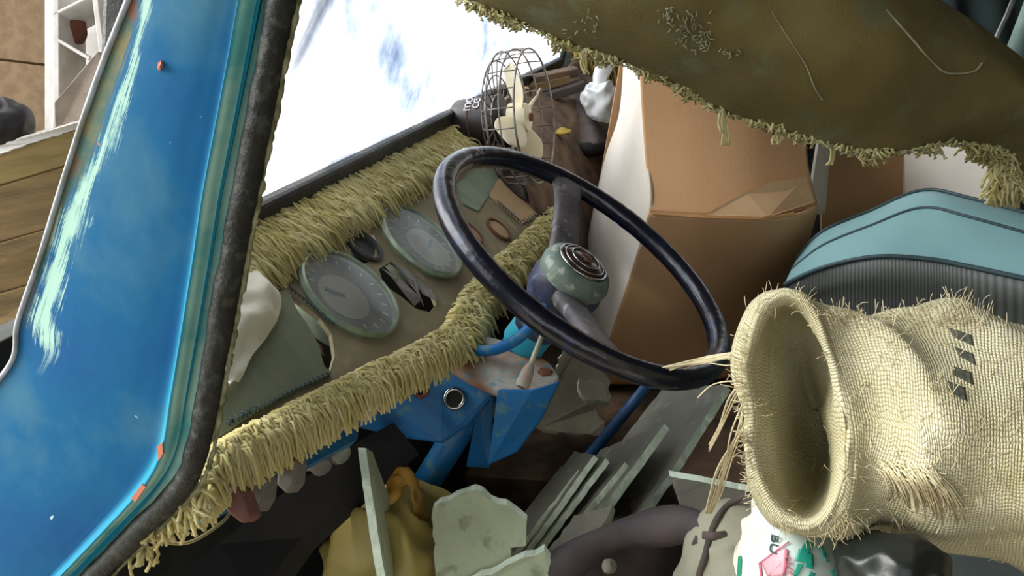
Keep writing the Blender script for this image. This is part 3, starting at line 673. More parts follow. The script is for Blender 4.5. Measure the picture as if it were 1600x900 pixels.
for cx, cy, n, s in ((1078, 46, 46, 14), (1098, 66, 22, 9), (1052, 24, 26, 10), (915, 38, 12, 9), (930, 48, 8, 6), (1135, 84, 10, 7), (888, 50, 10, 6)):
    for k in range(n):
        p = onsheet(cx + random.gauss(0, s), cy + random.gauss(0, s)); a = random.uniform(0, 6.28); d = cv(math.cos(a), math.sin(a), .1) * .004
        lines.append(([p - d, p + cv(0, 0, .002), p + d], .0009))
strands('glue_crumbs', lines, m_chalk, HL)
blobs = [(1070, 12, .030), (868, 10, .028)]
lines = []
ee = catmull(E_, 400); cl = [random.random() ** 2.2 for _ in range(60)]
for k in range(2300):
    t = random.random(); p = ee[int(t * 399)]; c_ = cl[int(t * 59)]
    if t > .86: c_ = 1.3
    if random.random() > .25 + .75 * c_: continue
    ln = .009 + .022 * random.random() * c_
    d = cv(random.gauss(0, .5) - .1, -1, random.gauss(0, .5)).normalized() * ln
    s = cv(random.gauss(0, 1), random.gauss(0, .4), random.gauss(0, 1)) * .006
    q = p + cv(random.gauss(0, .003), .003, -.006 * random.random())
    lines.append(([q, q + d * .5 + s, q + d, q + d * .85 + s * .8 + cv(.002, 0, 0)], [.0017, .0019, .0017, .0012]))
for (x, y, l_) in ((1132, 180, .045), (1128, 176, .03), (1300, 232, .025), (1216, 205, .02), (915, 85, .03)):
    q = P(x, y, 1.235)
    for z in range(5): lines.append((catmull([q + cv(random.gauss(0, .003), 0, 0), q + cv(random.gauss(0, .004), -l_ * .5, 0), q + cv(random.gauss(0, .004), -l_, .002)], 6), .002))
for k in range(420):  # thick end tuft
    x = random.uniform(1552, 1592); y = random.uniform(225, 296); q = P(x, y, 1.215 + random.random() * .03)
    lines.append(([q, q + cv(random.gauss(-.004, .006), -.012, .006), q + cv(random.gauss(-.004, .008), -.028, .002)], .0022))
strands('wool_fringe', lines, m_fringe, HL)
# ================================================================ BOXES
B = empty('cardboard_box', P(1110, 560, 1.7), 'large brown cardboard box with raised flap beside the steering wheel', 'box')
th = .006
def card(name, pts, par, m=m_card, vec=None, t=th):
    q = [P(*p) for p in pts]; n = (q[1] - q[0]).cross(q[2] - q[0]).normalized()
    if n.dot(CAM - q[0]) > 0: n = -n
    return prism(name, q, n * t, m, par, 0, .001)
def cardgrid(name, rows, par, nu=40, nv=30, m=m_card, amp=.003, flip=False):
    G = loft([[P(*p) for p in r] for r in rows], nu, nv)
    for r_ in G:
        for i, p in enumerate(r_): r_[i] = p + cv(0, 0, 1) * noise.noise(p * 9) * amp
    return solid(grid(name, G, m, par, flip=flip), th, -1)
cardgrid('raised_flap', [[(998, 60, 1.60), (1090, 60, 1.60), (1180, 60, 1.61), (1258, 60, 1.62)], [(1002, 150, 1.58), (1090, 152, 1.575), (1180, 152, 1.585), (1262, 160, 1.60)], [(1008, 240, 1.56), (1090, 244, 1.55), (1180, 244, 1.555), (1262, 250, 1.585)],
                         [(1015, 331, 1.54), (1090, 336, 1.52), (1180, 338, 1.52), (1236, 334, 1.55), (1277, 318, 1.58)]], B, flip=True)
cardgrid('near_wall', [[(1013, 334, 1.54), (1090, 340, 1.51), (1180, 343, 1.51), (1240, 338, 1.53), (1280, 322, 1.57)], [(985, 430, 1.65), (1080, 425, 1.60), (1180, 410, 1.60), (1236, 398, 1.63), (1262, 385, 1.66)], [(955, 520, 1.76), (1060, 520, 1.72), (1160, 490, 1.71), (1215, 460, 1.72), (1240, 440, 1.74)],
                       [(930, 600, 1.86), (1040, 600, 1.82), (1140, 590, 1.80), (1210, 580, 1.82), (1230, 570, 1.84)]], B, flip=True)
cardgrid('lit_wall', [[(998, 58, 1.605), (985, 58, 1.85), (975, 62, 2.05)], [(1003, 150, 1.583), (985, 160, 1.78), (968, 172, 2.02)], [(1008, 240, 1.563), (972, 244, 1.75), (944, 250, 2.0)], [(1014, 332, 1.543), (960, 340, 1.74), (922, 350, 2.0)],
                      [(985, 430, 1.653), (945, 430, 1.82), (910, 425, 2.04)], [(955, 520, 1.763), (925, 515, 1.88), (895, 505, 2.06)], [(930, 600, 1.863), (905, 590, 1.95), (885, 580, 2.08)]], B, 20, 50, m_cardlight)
card('far_wall', [(975, 62, 2.06), (1240, 60, 2.08), (1205, 500, 2.11), (886, 578, 2.09)], B)
card('bottom_panel', [(930, 600, 1.865), (1228, 572, 1.845), (1200, 540, 2.1), (885, 580, 2.085)], B, t=.004)
prism('torn_corner', [P(1100, 336, 1.512), P(1165, 300, 1.53), P(1200, 285, 1.54), P(1258, 276, 1.57), P(1272, 316, 1.565), P(1200, 339, 1.515)], cv(0, .0, .002), M('peeled_card', (206, 168, 126), (194, 154, 112), 6, .9, .15, 140), B)
prism('crease_edge', [P(1018, 331, 1.536), P(1100, 336, 1.508), P(1190, 339, 1.508), P(1240, 331, 1.535), P(1240, 335, 1.53), P(1190, 343, 1.505), P(1100, 341, 1.505), P(1018, 335, 1.534)], cv(0, .0, .004), M('crease_card', (170, 126, 78), (150, 108, 62), 8, .9, .15, 140), B)
B2 = empty('cardboard_box', P(1340, 330, 1.8), 'smaller brown cardboard box with a pale end under the fringe', 'box')
card('front_panel', [(1296, 190, 1.80), (1412, 190, 1.86), (1410, 330, 1.84), (1284, 332, 1.78)], B2)
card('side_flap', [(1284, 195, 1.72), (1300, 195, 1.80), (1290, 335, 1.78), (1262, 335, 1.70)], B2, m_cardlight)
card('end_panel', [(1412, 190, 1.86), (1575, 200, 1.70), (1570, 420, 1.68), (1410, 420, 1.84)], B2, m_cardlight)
card('rear_panel', [(1320, 180, 2.2), (1600, 190, 2.1), (1590, 420, 2.1), (1310, 420, 2.2)], B2)
card('bottom_panel', [(1284, 420, 1.78), (1410, 420, 1.84), (1570, 420, 1.68), (1590, 380, 2.1), (1310, 380, 2.2)], B2, t=.004)
card('lower_front', [(1284, 325, 1.78), (1410, 325, 1.84), (1410, 422, 1.84), (1284, 422, 1.78)], B2)
# ================================================================ BENCH SEAT
SE = empty('bench_seat', V3((1.5, -.3, 0)), 'teal grey vinyl bench seat with dark piping behind the sack', 'seat')
rows = [[(1235, 500, 1.70), (1290, 470, 1.62), (1400, 430, 1.60), (1520, 420, 1.55), (1700, 440, 1.4)],
        [(1246, 418, 1.60), (1300, 372, 1.56), (1370, 345, 1.55), (1440, 322, 1.52), (1520, 336, 1.45), (1720, 380, 1.3)],
        [(1246, 404, 1.57), (1285, 362, 1.53), (1360, 330, 1.52), (1440, 299, 1.49), (1520, 312, 1.42), (1720, 365, 1.27)],
        [(1238, 418, 1.50), (1285, 380, 1.47), (1360, 348, 1.44), (1440, 318, 1.41), (1520, 334, 1.34), (1720, 392, 1.22)],
        [(1225, 445, 1.46), (1280, 420, 1.41), (1360, 402, 1.35), (1440, 404, 1.31), (1520, 418, 1.27), (1720, 462, 1.16)]]
up_ = loft([[P(*q) for q in r] for r in rows], 50, 28)
sub(grid('backrest_top', up_, m_vinyl, SE, flip=True)).modifiers.new('t', 'SOLIDIFY').thickness = .01
rows2 = [rows[4], [(1222, 470, 1.47), (1280, 448, 1.42), (1360, 432, 1.35), (1440, 434, 1.31), (1520, 448, 1.27), (1720, 500, 1.16)], [(1215, 520, 1.50), (1280, 510, 1.46), (1360, 510, 1.40), (1440, 515, 1.36), (1520, 530, 1.32), (1720, 580, 1.22)], [(1215, 760, 1.60), (1280, 760, 1.55), (1360, 760, 1.5), (1440, 760, 1.46), (1520, 780, 1.42), (1720, 800, 1.32)]]
lo_ = loft([[P(*q) for q in r] for r in rows2], 90, 30)
m_rib, nt, b = new('ribbed_dark_vinyl'); tc = N(nt, 'ShaderNodeTexCoord'); wv = N(nt, 'ShaderNodeTexWave'); wv.inputs['Scale'].default_value = 22; wv.inputs['Distortion'].default_value = .3; nt.links.new(tc.outputs['UV'], wv.inputs[0])
nt.links.new(ramp(nt, wv.outputs[0], [(0, lin((84, 86, 80))), (1, lin((112, 114, 106)))]), b.inputs['Base Color']); b.inputs['Roughness'].default_value = .6; bump(nt, b, wv.outputs[0], .3, .002)
solid(grid('backrest_front', lo_, m_rib, SE, flip=True), .01)
tube('piping', [p + cv(0, 0, .002) for p in up_[-1]], .0042, m_pipe, SE, 8)
tube('piping', [p + cv(0, .0, .001) for p in up_[21]], .0028, m_pipe, SE, 8)
tube('piping', [p + cv(0, .002, .002) for p in up_[15]], .0032, m_pipe, SE, 8)
abox('cushion', (.62, -.62, .2), (1.25, -.02, .36), m_vinyldark, SE, .03); abox('cushion', (1.28, -.62, .2), (2.3, -.36, .30), m_vinyldark, SE, .03)
abox('seat_base', (.66, -.58, 0), (2.26, -.1, .2), m_cabdark, SE, .005)
# ================================================================ FLOOR JUNK
from mathutils.bvhtree import BVHTree
def bvh(o):
    bm = bmesh.new(); bm.from_mesh(o.data); q = o; loc = V3((0, 0, 0))
    while q: loc = loc + q.location; q = q.parent
    bmesh.ops.translate(bm, verts=bm.verts, vec=loc); t = BVHTree.FromBMesh(bm); bm.free(); return t
def cast(t, px, py, off=.001, dflt=1):
    D = (P(px, py, 1) - CAM).normalized(); h = t.ray_cast(CAM, D)
    return (h[0] - D * off) if h[0] else None
def decal(t, name, pts, mat, parent, off=.0012, n=6):
    """print lying on a curved surface: quad (4 px corners) draped on it"""
    G = []
    for j in range(n + 1):
        row = []
        for i in range(n + 1):
            a, b = i / n, j / n
            x = (pts[0][0] * (1 - a) + pts[1][0] * a) * (1 - b) + (pts[3][0] * (1 - a) + pts[2][0] * a) * b
            y = (pts[0][1] * (1 - a) + pts[1][1] * a) * (1 - b) + (pts[3][1] * (1 - a) + pts[2][1] * a) * b
            p = cast(t, x, y, off)
            if p is None: return None
            row.append(p)
        G.append(row)
    return solid(grid(name, G, mat, parent), .0006)
tag(blob('dark_cloth_heap', V3((.93, .16, .20)), (.26, .17, .25), m_shirt, None, .04, 7, .008, flat=.0), 'heap of dark brown cloth under the leaning plasterboards', 'cloth')
G_B = 'broken plasterboard sheets leaning in a stack'
def board(edge, rec, lab, t=.011, cut=.32, group=G_B, m=m_board, rough=.0016):
    e = [P(*q) for q in edge]; rec = cv(*rec); n = (e[-1] - e[0]).cross(rec).normalized()
    if (R.transposed() @ n).x < 0: n = -n
    far = [e[0], e[-1].lerp(e[0], cut)]; poly = e + [p + rec for p in reversed(far)]
    return tag(prism('plasterboard_sheet', poly, n * t, m, None, rough, 0, m_boardedge), lab, 'plasterboard', group)
board([(905, 905, 1.02), (967, 825, 1.06), (1013, 786, 1.08), (1049, 736, 1.10), (1134, 601, 1.16)], (-.035, .005, -.16), 'longest leaning plasterboard sheet reaching up beside the steering wheel rim', cut=.12)
board([(860, 915, 1.02), (950, 783, 1.06), (1038, 662, 1.12)], (-.028, .0, -.13), 'leaning plasterboard sheet just behind the longest one', cut=.3)
board([(808, 930, 1.02), (862, 862, 1.05), (976, 722, 1.10)], (-.018, .0, -.09), 'leaning plasterboard sheet with a thick rough edge in mid stack', cut=.1)
board([(786, 930, 1.02), (839, 859, 1.05), (946, 716, 1.10)], (-.016, .0, -.08), 'narrow leaning plasterboard strip second from the blue rod', cut=.05, t=.008)
board([(766, 930, 1.02), (821, 861, 1.05), (928, 711, 1.10)], (-.014, .0, -.07), 'tall leaning plasterboard strip with a clean end near the blue rod', cut=.05, t=.008)
board([(749, 930, 1.02), (805, 861, 1.05), (903, 734, 1.10)], (-.012, .0, -.06), 'shortest leaning plasterboard strip next to the blue rod', cut=.05, t=.007)
board([(885, 885, .97), (917, 857, .98), (939, 825, 1.0), (956, 788, 1.02)], (-.028, .0, -.03), 'jagged plasterboard offcut in front of the leaning stack', rough=.004, cut=.3)
def slab(name, pts, vec, lab, cat='plasterboard', m=m_boardlit, rough=.003, em=m_boardedge, group=None):
    return tag(prism(name, [P(*q) for q in pts], cv(*vec), m, None, rough, 0, em), lab, cat, group)
slab('broken_plasterboard', [(676, 795, 1.0), (700, 783, 1.005), (725, 771, 1.01), (741, 765, 1.01), (753, 769, 1.01), (766, 782, 1.005), (791, 789, 1.0), (809, 802, 1.0), (823, 814, .995), (822, 853, .98), (797, 856, .98), (799, 872, .975), (830, 1010, .93), (690, 1010, .93)], (.001, .004, -.012), 'large pale plasterboard piece with a broken peaked top')
slab('plasterboard_scrap', [(700, 925, .945), (790, 884, .955), (850, 860, .965), (864, 882, .955), (850, 940, .93), (720, 980, .92)], (.001, .004, -.011), 'small plasterboard scrap lying in front of the leaning strips')
tag(prism('plasterboard_shard', [P(*q) for q in ((572, 700, .98), (582, 706, 1.0), (606, 770, 1.02), (650, 905, 1.02), (680, 1010, 1.0), (625, 1010, .90), (598, 880, .93), (584, 790, .955))], cv(-.010, .000, -.002), m_boardlit, None, .0012, 0, m_boardedge), 'tall narrow plasterboard shard standing upright in the yellow bag', 'plasterboard')
slab('grey_slab', [(1046, 744, 1.02), (1180, 769, .98), (1180, 860, .94), (1090, 850, .97), (1062, 790, 1.0)], (0, .006, -.006), 'thin grey panel lying beside the hanging twine', 'panel', m_board, .0008)
slab('plaster_chunk', [(880, 548, 1.55), (925, 556, 1.56), (950, 590, 1.55), (956, 622, 1.53), (930, 640, 1.52), (945, 660, 1.5), (938, 680, 1.49), (860, 677, 1.48), (820, 664, 1.48), (850, 620, 1.5)], (.01, -.01, -.16), 'dusty grey plaster chunk lying behind the column bracket', 'plaster', M('grey_plaster', (128, 122, 104), (104, 98, 84), 12, .95, .4, 80), .004)
slab('plaster_chunk', [(905, 590, 1.47), (945, 600, 1.47), (952, 630, 1.46), (925, 628, 1.46), (908, 615, 1.46)], (.0, -.01, -.03), 'small plaster flake on top of the grey chunk', 'plaster', M('grey_plaster_light', (136, 130, 112), (112, 106, 92), 12, .95, .4, 80), .004)
abox('rubble', (1.3, -.06, 0), (2.2, .5, .245), m_rubble).name = 'engine_hump'
tag(bpy.data.objects['engine_hump'], 'dark brown engine cover between the seats under the box', 'engine cover')
# black board and bags in the footwell
slab('black_board', [(235, 935, .80), (340, 850, .86), (450, 765, .92), (560, 690, 1.0), (615, 660, 1.05), (640, 690, 1.06), (560, 760, .99), (470, 840, .93), (400, 935, .86)], (.01, -.02, -.02), 'long black board slanting across the dark footwell', 'board', m_navy, 0, None)
tag(blob('yellow_plastic_bag', V3((.80, .415, .26)), (.125, .115, .285), m_yellow, None, .035, 9, .016, 90, 60, flat=0, seed=3), 'crumpled dull yellow plastic bag in the dark footwell', 'bag')
tag(blob('orange_plastic_bag', P(625, 806, 1.06), (.034, .03, .062), m_orange, None, .012, 26, .006, 60, 40, seed=5), 'small orange yellow plastic bag behind the upright shard', 'bag')
tag(blob('pink_wrapper', P(662, 822, 1.08), (.02, .02, .03), m_leverred, None, .01, 30, .004, 40, 24, seed=8), 'dull pink wrapper beside the orange bag', 'wrapper')
# ================================================================ BURLAP SACK
rings = [(1274, 640, .825, 2, 1, .0), (1272, 640, .82, 50, 14, .0), (1266, 640, .80, 98, 30, .006), (1258, 638, .775, 132, 42, .01), (1248, 634, .745, 152, 54, .012), (1240, 630, .722, 166, 66, .014), (1236, 630, .714, 178, 76, .018), (1238, 634, .724, 183, 82, .030), (1278, 646, .75, 174, 82, .055),
         (1370, 664, .77, 174, 64, .095), (1470, 680, .77, 186, 42, .115), (1590, 690, .77, 192, 20, .13), (1720, 705, .77, 196, 0, .13), (1850, 720, .77, 180, 0, .12), (1900, 725, .77, 60, 0, .04)]
NU = 150; secs = []
for k_, (cx, cy, d, ry, rb, rd) in enumerate(rings):
    ring_ = []
    for i in range(NU):
        t = 2 * math.pi * i / NU; c_, s_ = math.cos(t), math.sin(t); s2 = math.copysign(abs(s_) ** .85, s_)
        sk = (-16 if k_ < 5 else -8) * s_ if cx < 1300 else 0
        ring_.append(P(cx + rb * c_ + sk, cy - ry * s2, d - rd * c_))
    secs.append(ring_)
cols = [catmull([s[i] for s in secs], 120) for i in range(NU)]
G = [[cols[i][j] for i in range(NU)] for j in range(120)]
cen = [sum(r_, V3((0, 0, 0))) / NU for r_ in G]
for j, r_ in enumerate(G):
    k = j / 119 * 14 - 1
    for i, p in enumerate(r_):
        o_ = (p - cen[j]).normalized(); amp = .018 if k > 6 else .012
        q = p * 13; dsp = noise.noise(q) * amp * 1.3 + noise.noise(p * 34) * .0028
        if k > 5.5:
            f = (i / NU * 2 * math.pi + .35 * k); dsp += (abs(math.sin(f * 2.1 + noise.noise(p * 8) * 1.2)) - .5) * -.014 * math.exp(-(k - 7.6) ** 2 / 2.2)
        r_[i] = p + o_ * dsp
vs = [p for r_ in G for p in r_]; fs = []; uv = []
acc = 0
for j in range(120):
    if j: acc += (G[j][0] - G[j - 1][0]).length * .5 + (G[j][NU // 4] - G[j - 1][NU // 4]).length * .5
    for i in range(NU): uv.append((i / NU, acc / .33))
for j in range(119):
    for i in range(NU):
        a, b = j * NU + i, j * NU + (i + 1) % NU; fs.append((a, b, b + NU, a + NU)[::-1])
SK = empty('burlap_sack', P(1350, 860, .78), 'open coarse burlap sack with frayed folded mouth and dark stamp marks', 'sack')
me = bpy.data.meshes.new('sack_body'); me.from_pydata([tuple(v) for v in vs], [], fs); l = me.uv_layers.new()
for pl_ in me.polygons:
    uu = [uv[v] for v in pl_.vertices]; wrap = max(u[0] for u in uu) - min(u[0] for u in uu) > .5
    for li, u in zip(pl_.loop_indices, uu): l.data[li].uv = (u[0] + (1 if wrap and u[0] < .5 else 0), u[1])
body = link('sack_body', me, m_burlap, SK); solid(body, .0025, 1)
tb = bvh(body)
m_stamp = M('black_stamp', (70, 72, 62), (96, 96, 78), 60, .95, .6, 160, lo=.45, hi=.6)
for x, y, w_, s in ((1500, 522, 36, 10), (1506, 552, 30, 10), (1500, 581, 34, 11), (1492, 606, 30, 12)):
    decal(tb, 'stamp_mark', [(x - w_ / 2, y - s), (x + w_ / 2, y - s + 12), (x + w_ / 2 + 4, y + s + 10), (x - w_ / 2 + 6, y + s - 6)], m_stamp, SK, .0032)
lines = []
def hair(x, y, n, ln, spread=6, ang=None, r=.0003, dep=.002):
    for k in range(n):
        p = cast(tb, x + random.gauss(0, spread), y + random.gauss(0, spread), dep)
        if p is None: continue
        a = random.uniform(0, 6.28) if ang is None else ang + random.gauss(0, .45); l_ = ln * random.uniform(.5, 1.3)
        d = cv(math.cos(a), math.sin(a), random.uniform(-.1, .5)).normalized() * l_; s = cv(random.gauss(0, 1), random.gauss(0, 1), random.gauss(0, 1)) * l_ * .18
        lines.append(([p, p + d * .35 + s, p + d * .7 + s * .6, p + d], r))
for k in range(260): hair(random.uniform(1165, 1600), random.uniform(455, 880), 3, .012, 8)
for k in range(90):
    hair(random.uniform(1180, 1600), random.uniform(470, 515), 3, .016, 8, 1.6)
    hair(random.uniform(1160, 1185), random.uniform(520, 790), 3, .013, 6, 3.1)
for k in range(60): hair(random.uniform(1200, 1420), random.uniform(800, 860), 4, .014, 8, -1.2)
# frayed bald patch: loose threads bridging the weave
for k in range(70):
    x0_, y0_ = 1368 + k * 1.4 + random.gauss(0, 3), 722 + k * .25 + random.gauss(0, 6); x1_, y1_ = 1400 + k * 1.6 + random.gauss(0, 10), 776 + k * .6 + random.gauss(0, 12)
    pts = [cast(tb, x0_ + (x1_ - x0_) * f, y0_ + (y1_ - y0_) * f - 10 * math.sin(f * 3.1), .003 + .006 * math.sin(f * 3.1)) for f in (0, .25, .5, .75, 1)]
    if all(pts): lines.append((pts, .0006))
for k in range(60):
    pts = [cast(tb, 1420 + 95 * f + random.gauss(0, 2), 776 + k * .9 + 34 * f + random.gauss(0, 2), .004) for f in (0, .3, .6, 1)]
    if all(pts): lines.append((pts, .0006))
strands('frayed_fibres', lines, m_cord, SK, 4)
lines = []
for k in range(16):   # twine lying over the wheel rim and hanging down
    a = random.gauss(0, 4); lines.append((catmull([P(1175, 552 + a, .74), P(1140, 555 + a + random.gauss(0, 3), .80), P(1100, 562 + a * .8, .84), P(1050 + random.gauss(0, 14), 573 + random.gauss(0, 3), .86)], 14), .0007))
for k in range(7):
    a = random.gauss(0, 4); b = random.gauss(0, 5)
    lines.append((catmull([P(1160, 640 + a, .74), P(1150 + a, 680, .75), P(1130 + b, 730, .76), P(1118 + b, 770, .77), P(1106 + b * .5, 802, .78)], 16), .0009))
for k in range(4):
    b = random.gauss(0, 4); lines.append((catmull([P(1162, 600 + b, .74), P(1146 + b, 622, .75), P(1124, 672 + b, .76), P(1108, 702 + b, .77)], 14), .0008))
lines.append((catmull([P(1160, 597, .74), P(1135, 596, .76), P(1110, 603, .78), P(1090, 622, .8)], 14), .0008))
lines.append((catmull([P(1165, 660, .74), P(1150, 690, .75), P(1140, 712, .76), P(1128, 735, .76)], 14), .0008))
tw = strands('twine_strands', lines, m_cord, SK, 4)
# ================================================================ BAGS UNDER THE SACK
GS = empty('grey_canvas_sack', P(1110, 900, .90), 'dusty grey canvas sack with a dark strap under the burlap', 'sack')
o = blob('sack_body', V3((.765, -.005, .455)), (.105, .07, .105), m_sackgrey, GS, .018, 10, .006, 80, 50, seed=2)
tb2 = bvh(o)
def drape(tr, pts, off=.003, d=.88): return catmull([cast(tr, x, y, off) or P(x, y, d) for x, y in pts], 40)
tube('strap', drape(tb2, [(1170, 772), (1142, 786), (1122, 808), (1110, 836), (1102, 868), (1092, 900), (1084, 940)]), .0035, m_felt, GS, 8)
tube('hook', [P(1098, 836, .83), P(1115, 838, .825), P(1134, 834, .83)], [.004, .0045, .003], m_felt, GS, 8)
tag(tube('dark_hose', catmull([P(850, 935, .96), P(890, 880, .97), P(950, 842, .98), (P(1010, 826, .98)), P(1070, 820, .95), P(1105, 828, .91), P(1112, 850, .9)], 40), [.020 + .004 * math.sin(i * .35) for i in range(40)], M('dark_leather', (74, 64, 64), (52, 46, 46), 12, .7, .4, 50)), 'dark worn leather hose curving in front of the plasterboards', 'garment')  # tube shape stands in for a dark cloth-like garment
tag(blob('pale_pebble', P(952, 886, .935), (.010, .008, .007), m_board, None, .003, 60, .001, 20, 14), 'small pale plaster crumb on the dark cloth', 'crumb')
WB_ = empty('woven_feed_bag', P(1165, 930, .84), 'cream woven bag edge with a dark green printed bar', 'bag')
o = blob('bag_body', V3((.715, -.035, .52)), (.05, .03, .12), m_cloth, WB_, .008, 18, .004, 60, 40, seed=4); tb3 = bvh(o)
for x in (1146, 1154):
    q = decal(tb3, 'green_bar', [(x, 870), (x + 5, 868), (x + 4, 905), (x - 2, 905)], m_green, WB_)
PB = empty('printed_plastic_bag', P(1260, 930, .78), 'white plastic bag with teal lettering and pink print under the burlap', 'bag')
rows = [[(1176, 770, .80), (1200, 778, .78), (1240, 790, .775), (1300, 800, .785), (1350, 810, .81)], [(1180, 810, .79), (1210, 815, .765), (1255, 828, .755), (1310, 840, .77), (1352, 850, .80)], [(1182, 860, .785), (1215, 862, .75), (1260, 872, .74), (1315, 880, .755), (1350, 890, .79)], [(1178, 920, .785), (1215, 925, .75), (1260, 930, .74), (1315, 935, .755), (1345, 940, .79)], [(1178, 1195, .80), (1215, 1200, .77), (1260, 1200, .76), (1315, 1200, .775), (1345, 1195, .81)]]
fr_ = loft([[P(*q) for q in r] for r in rows], 50, 60)
for r_ in fr_:
    for i, p in enumerate(r_): r_[i] = p + cv(0, 0, 1) * noise.noise(V3((p.x * 14, p.y * 30, p.z * 14))) * .006
o = solid(grid('bag_front', fr_, m_plast, PB, flip=True), .05, -1); tb4 = bvh(o)
def printed(s, px, py, size, ang, mat, name='lettering'):
    p = cast(tb4, px, py, .0022)
    if p is None: return
    D = (CAM - p).normalized(); h = tb4.ray_cast(CAM, -D); n = h[1]; n = n if n.dot(D) > 0 else -n
    xa = cv(math.cos(ang), math.sin(ang), 0); xa = (xa - n * xa.dot(n)).normalized(); ya = n.cross(xa)
    return text(s, size, p, xa, ya, mat, PB, name)
printed('BU', 1209, 850, .014, -1.35, m_pipe)
for pts in ([(1258, 845), (1272, 848), (1262, 868), (1248, 864)], [(1248, 858), (1270, 866), (1272, 884), (1242, 876)], [(1246, 880), (1256, 882), (1246, 900), (1240, 900)], [(1256, 872), (1268, 878), (1272, 890), (1258, 886)], [(1262, 900), (1266, 893), (1274, 896), (1271, 902)]):
    decal(tb4, 'teal_mark', pts, m_green, PB, .0016)
for pts in ([(1190, 880), (1212, 864), (1222, 880), (1200, 902)], [(1212, 864), (1228, 856), (1226, 900), (1204, 902)]): decal(tb4, 'pink_shape', pts, m_pinkp, PB, .0014)
for pts in ([(1186, 880), (1212, 860), (1213, 862), (1188, 882)], [(1212, 860), (1232, 846), (1233, 848), (1213, 862)], [(1228, 858), (1231, 858), (1226, 900), (1223, 900)], [(1186, 880), (1189, 880), (1192, 902), (1189, 902)]): decal(tb4, 'red_outline', pts, m_pinkl, PB, .0018, 4)
for k in range(4): decal(tb4, 'teal_bar', [(1300 + k * 5, 892 - k * 2), (1302 + k * 5, 891 - k * 2), (1302 + k * 5, 905), (1300 + k * 5, 905)], m_green, PB, .0016, 3)
decal(tb4, 'teal_bar', [(1296, 893), (1320, 882), (1321, 885), (1297, 896)], m_green, PB, .0017, 3)
for s, x, y in (('XSU', 1288, 866), ('OUX', 1232, 884)): printed(s, x, y, .008, -1.45, m_green if x > 1250 else m_pinkl)
tag(blob('black_plastic_bundle', P(1395, 905, .70), (.034, .045, .038), m_gloss, None, .010, 24, .004, 70, 44, seed=6), 'glossy black plastic bundle under the sack mouth', 'bundle')
# ================================================================ FAR SIDE OF THE CAB
FR = empty('rolled_felt', P(905, 235, 2.2), 'rolled dark grey felt lying on the far dashboard', 'felt')
rows = [[(862, 140, 2.45), (885, 132, 2.42), (910, 150, 2.45)], [(878, 170, 2.32), (905, 160, 2.28), (930, 180, 2.32)], [(892, 205, 2.22), (922, 196, 2.18), (946, 212, 2.22)], [(902, 232, 2.15), (930, 224, 2.11), (947, 232, 2.15)]]
solid(grid('felt_sheet', loft([[P(*q) for q in r] for r in rows], 20, 24), m_felt, FR, flip=True), .012)
tube('rolled_end', [P(906, 236, 2.15), P(926, 233, 2.13), P(946, 230, 2.14)], .020, m_dark, FR, 14)
HP = empty('hanging_plastic_bag', P(940, 170, 2.25), 'twisted clear plastic bag hanging from the headliner edge', 'bag')
tube('bag_neck', catmull([P(944, 78, 2.2), P(945, 100, 2.2), P(938, 120, 2.2), P(937, 135, 2.2)], 20), [.028 - .012 * i / 19 for i in range(20)], m_clear, HP, 12)
blob('bag_body', P(939, 158, 2.2), (.04, .045, .05), m_clear, HP, .016, 18, .008, 50, 34, seed=9)
FD = empty('far_dash_clutter', V3((2.0, .48, .8)), 'brown dusty rubble heaped on the far end of the dashboard', 'rubble')
rows = [[(700, 232, 1.75), (800, 170, 2.0), (860, 120, 2.4), (910, 92, 2.62)], [(745, 248, 1.7), (830, 215, 1.85), (890, 180, 2.2), (960, 160, 2.5)], [(790, 262, 1.68), (850, 268, 1.75), (905, 265, 2.05), (985, 250, 2.4)], [(840, 330, 1.62), (880, 330, 1.75), (915, 330, 2.0), (970, 330, 2.3)], [(850, 470, 1.7), (890, 470, 1.8), (920, 470, 2.0), (970, 470, 2.3)]]
G = loft([[P(*q) for q in r] for r in rows], 60, 60)
for r_ in G:
    for i, p in enumerate(r_): r_[i] = p + WZ * (noise.noise(p * 12) * .02 + noise.noise(p * 40) * .006)
solid(grid('rubble_surface', G, m_rubble, FD, flip=True), .02)
for x, y, a, m, lb in ((855, 130, .3, m_wooddark, 'tan wood scrap on the far dashboard beyond the fan'), (880, 142, .35, m_felt, 'dark grey wood scrap touching the rolled felt'), (868, 118, .25, m_rubble, 'brown wood scrap under the far end of the windscreen')):
    c = P(x, y, 2.25); u_ = cv(math.cos(a), math.sin(a), -.2)
    tag(obox('wood_scrap', c, (u_, u_.cross(cv(0, 1, .5)), cv(0, 1, .5)), (.06, .02, .012), m, None, .003), lb, 'scrap', 'wood scraps on the far dashboard')
tag(blob('yellow_wool_scrap', P(880, 206, 2.02), (.028, .02, .007), m_fringe2, None, .006, 40, .002, 30, 18), 'small yellow wool scrap beside the rolled felt', 'scrap')
CT = empty('rear_corner_frame', P(1560, 140, 1.3), 'grey green metal tube and thin rail in the rear corner of the cab', 'frame')
tube('frame_tube', [P(1560, 140, 1.3), P(1585, 90, 1.3), P(1612, 20, 1.3), P(1640, -60, 1.3)], .016, M('grey_green_metal', (128, 150, 140), (100, 120, 112), 12, .5, .2, 50), CT)
tube('thin_rail', [P(1528, 120, 1.33), P(1545, 85, 1.33), P(1575, 20, 1.33), P(1600, -40, 1.32)], .004, m_metal, CT)
rows = [[(1380, -40, 1.75), (1500, -40, 1.7), (1700, -40, 1.6)], [(1400, 60, 1.72), (1510, 60, 1.69), (1700, 60, 1.62)], [(1410, 120, 1.72), (1520, 130, 1.69), (1700, 150, 1.62)]]
G = loft([[P(*q) for q in r] for r in rows], 60, 20)
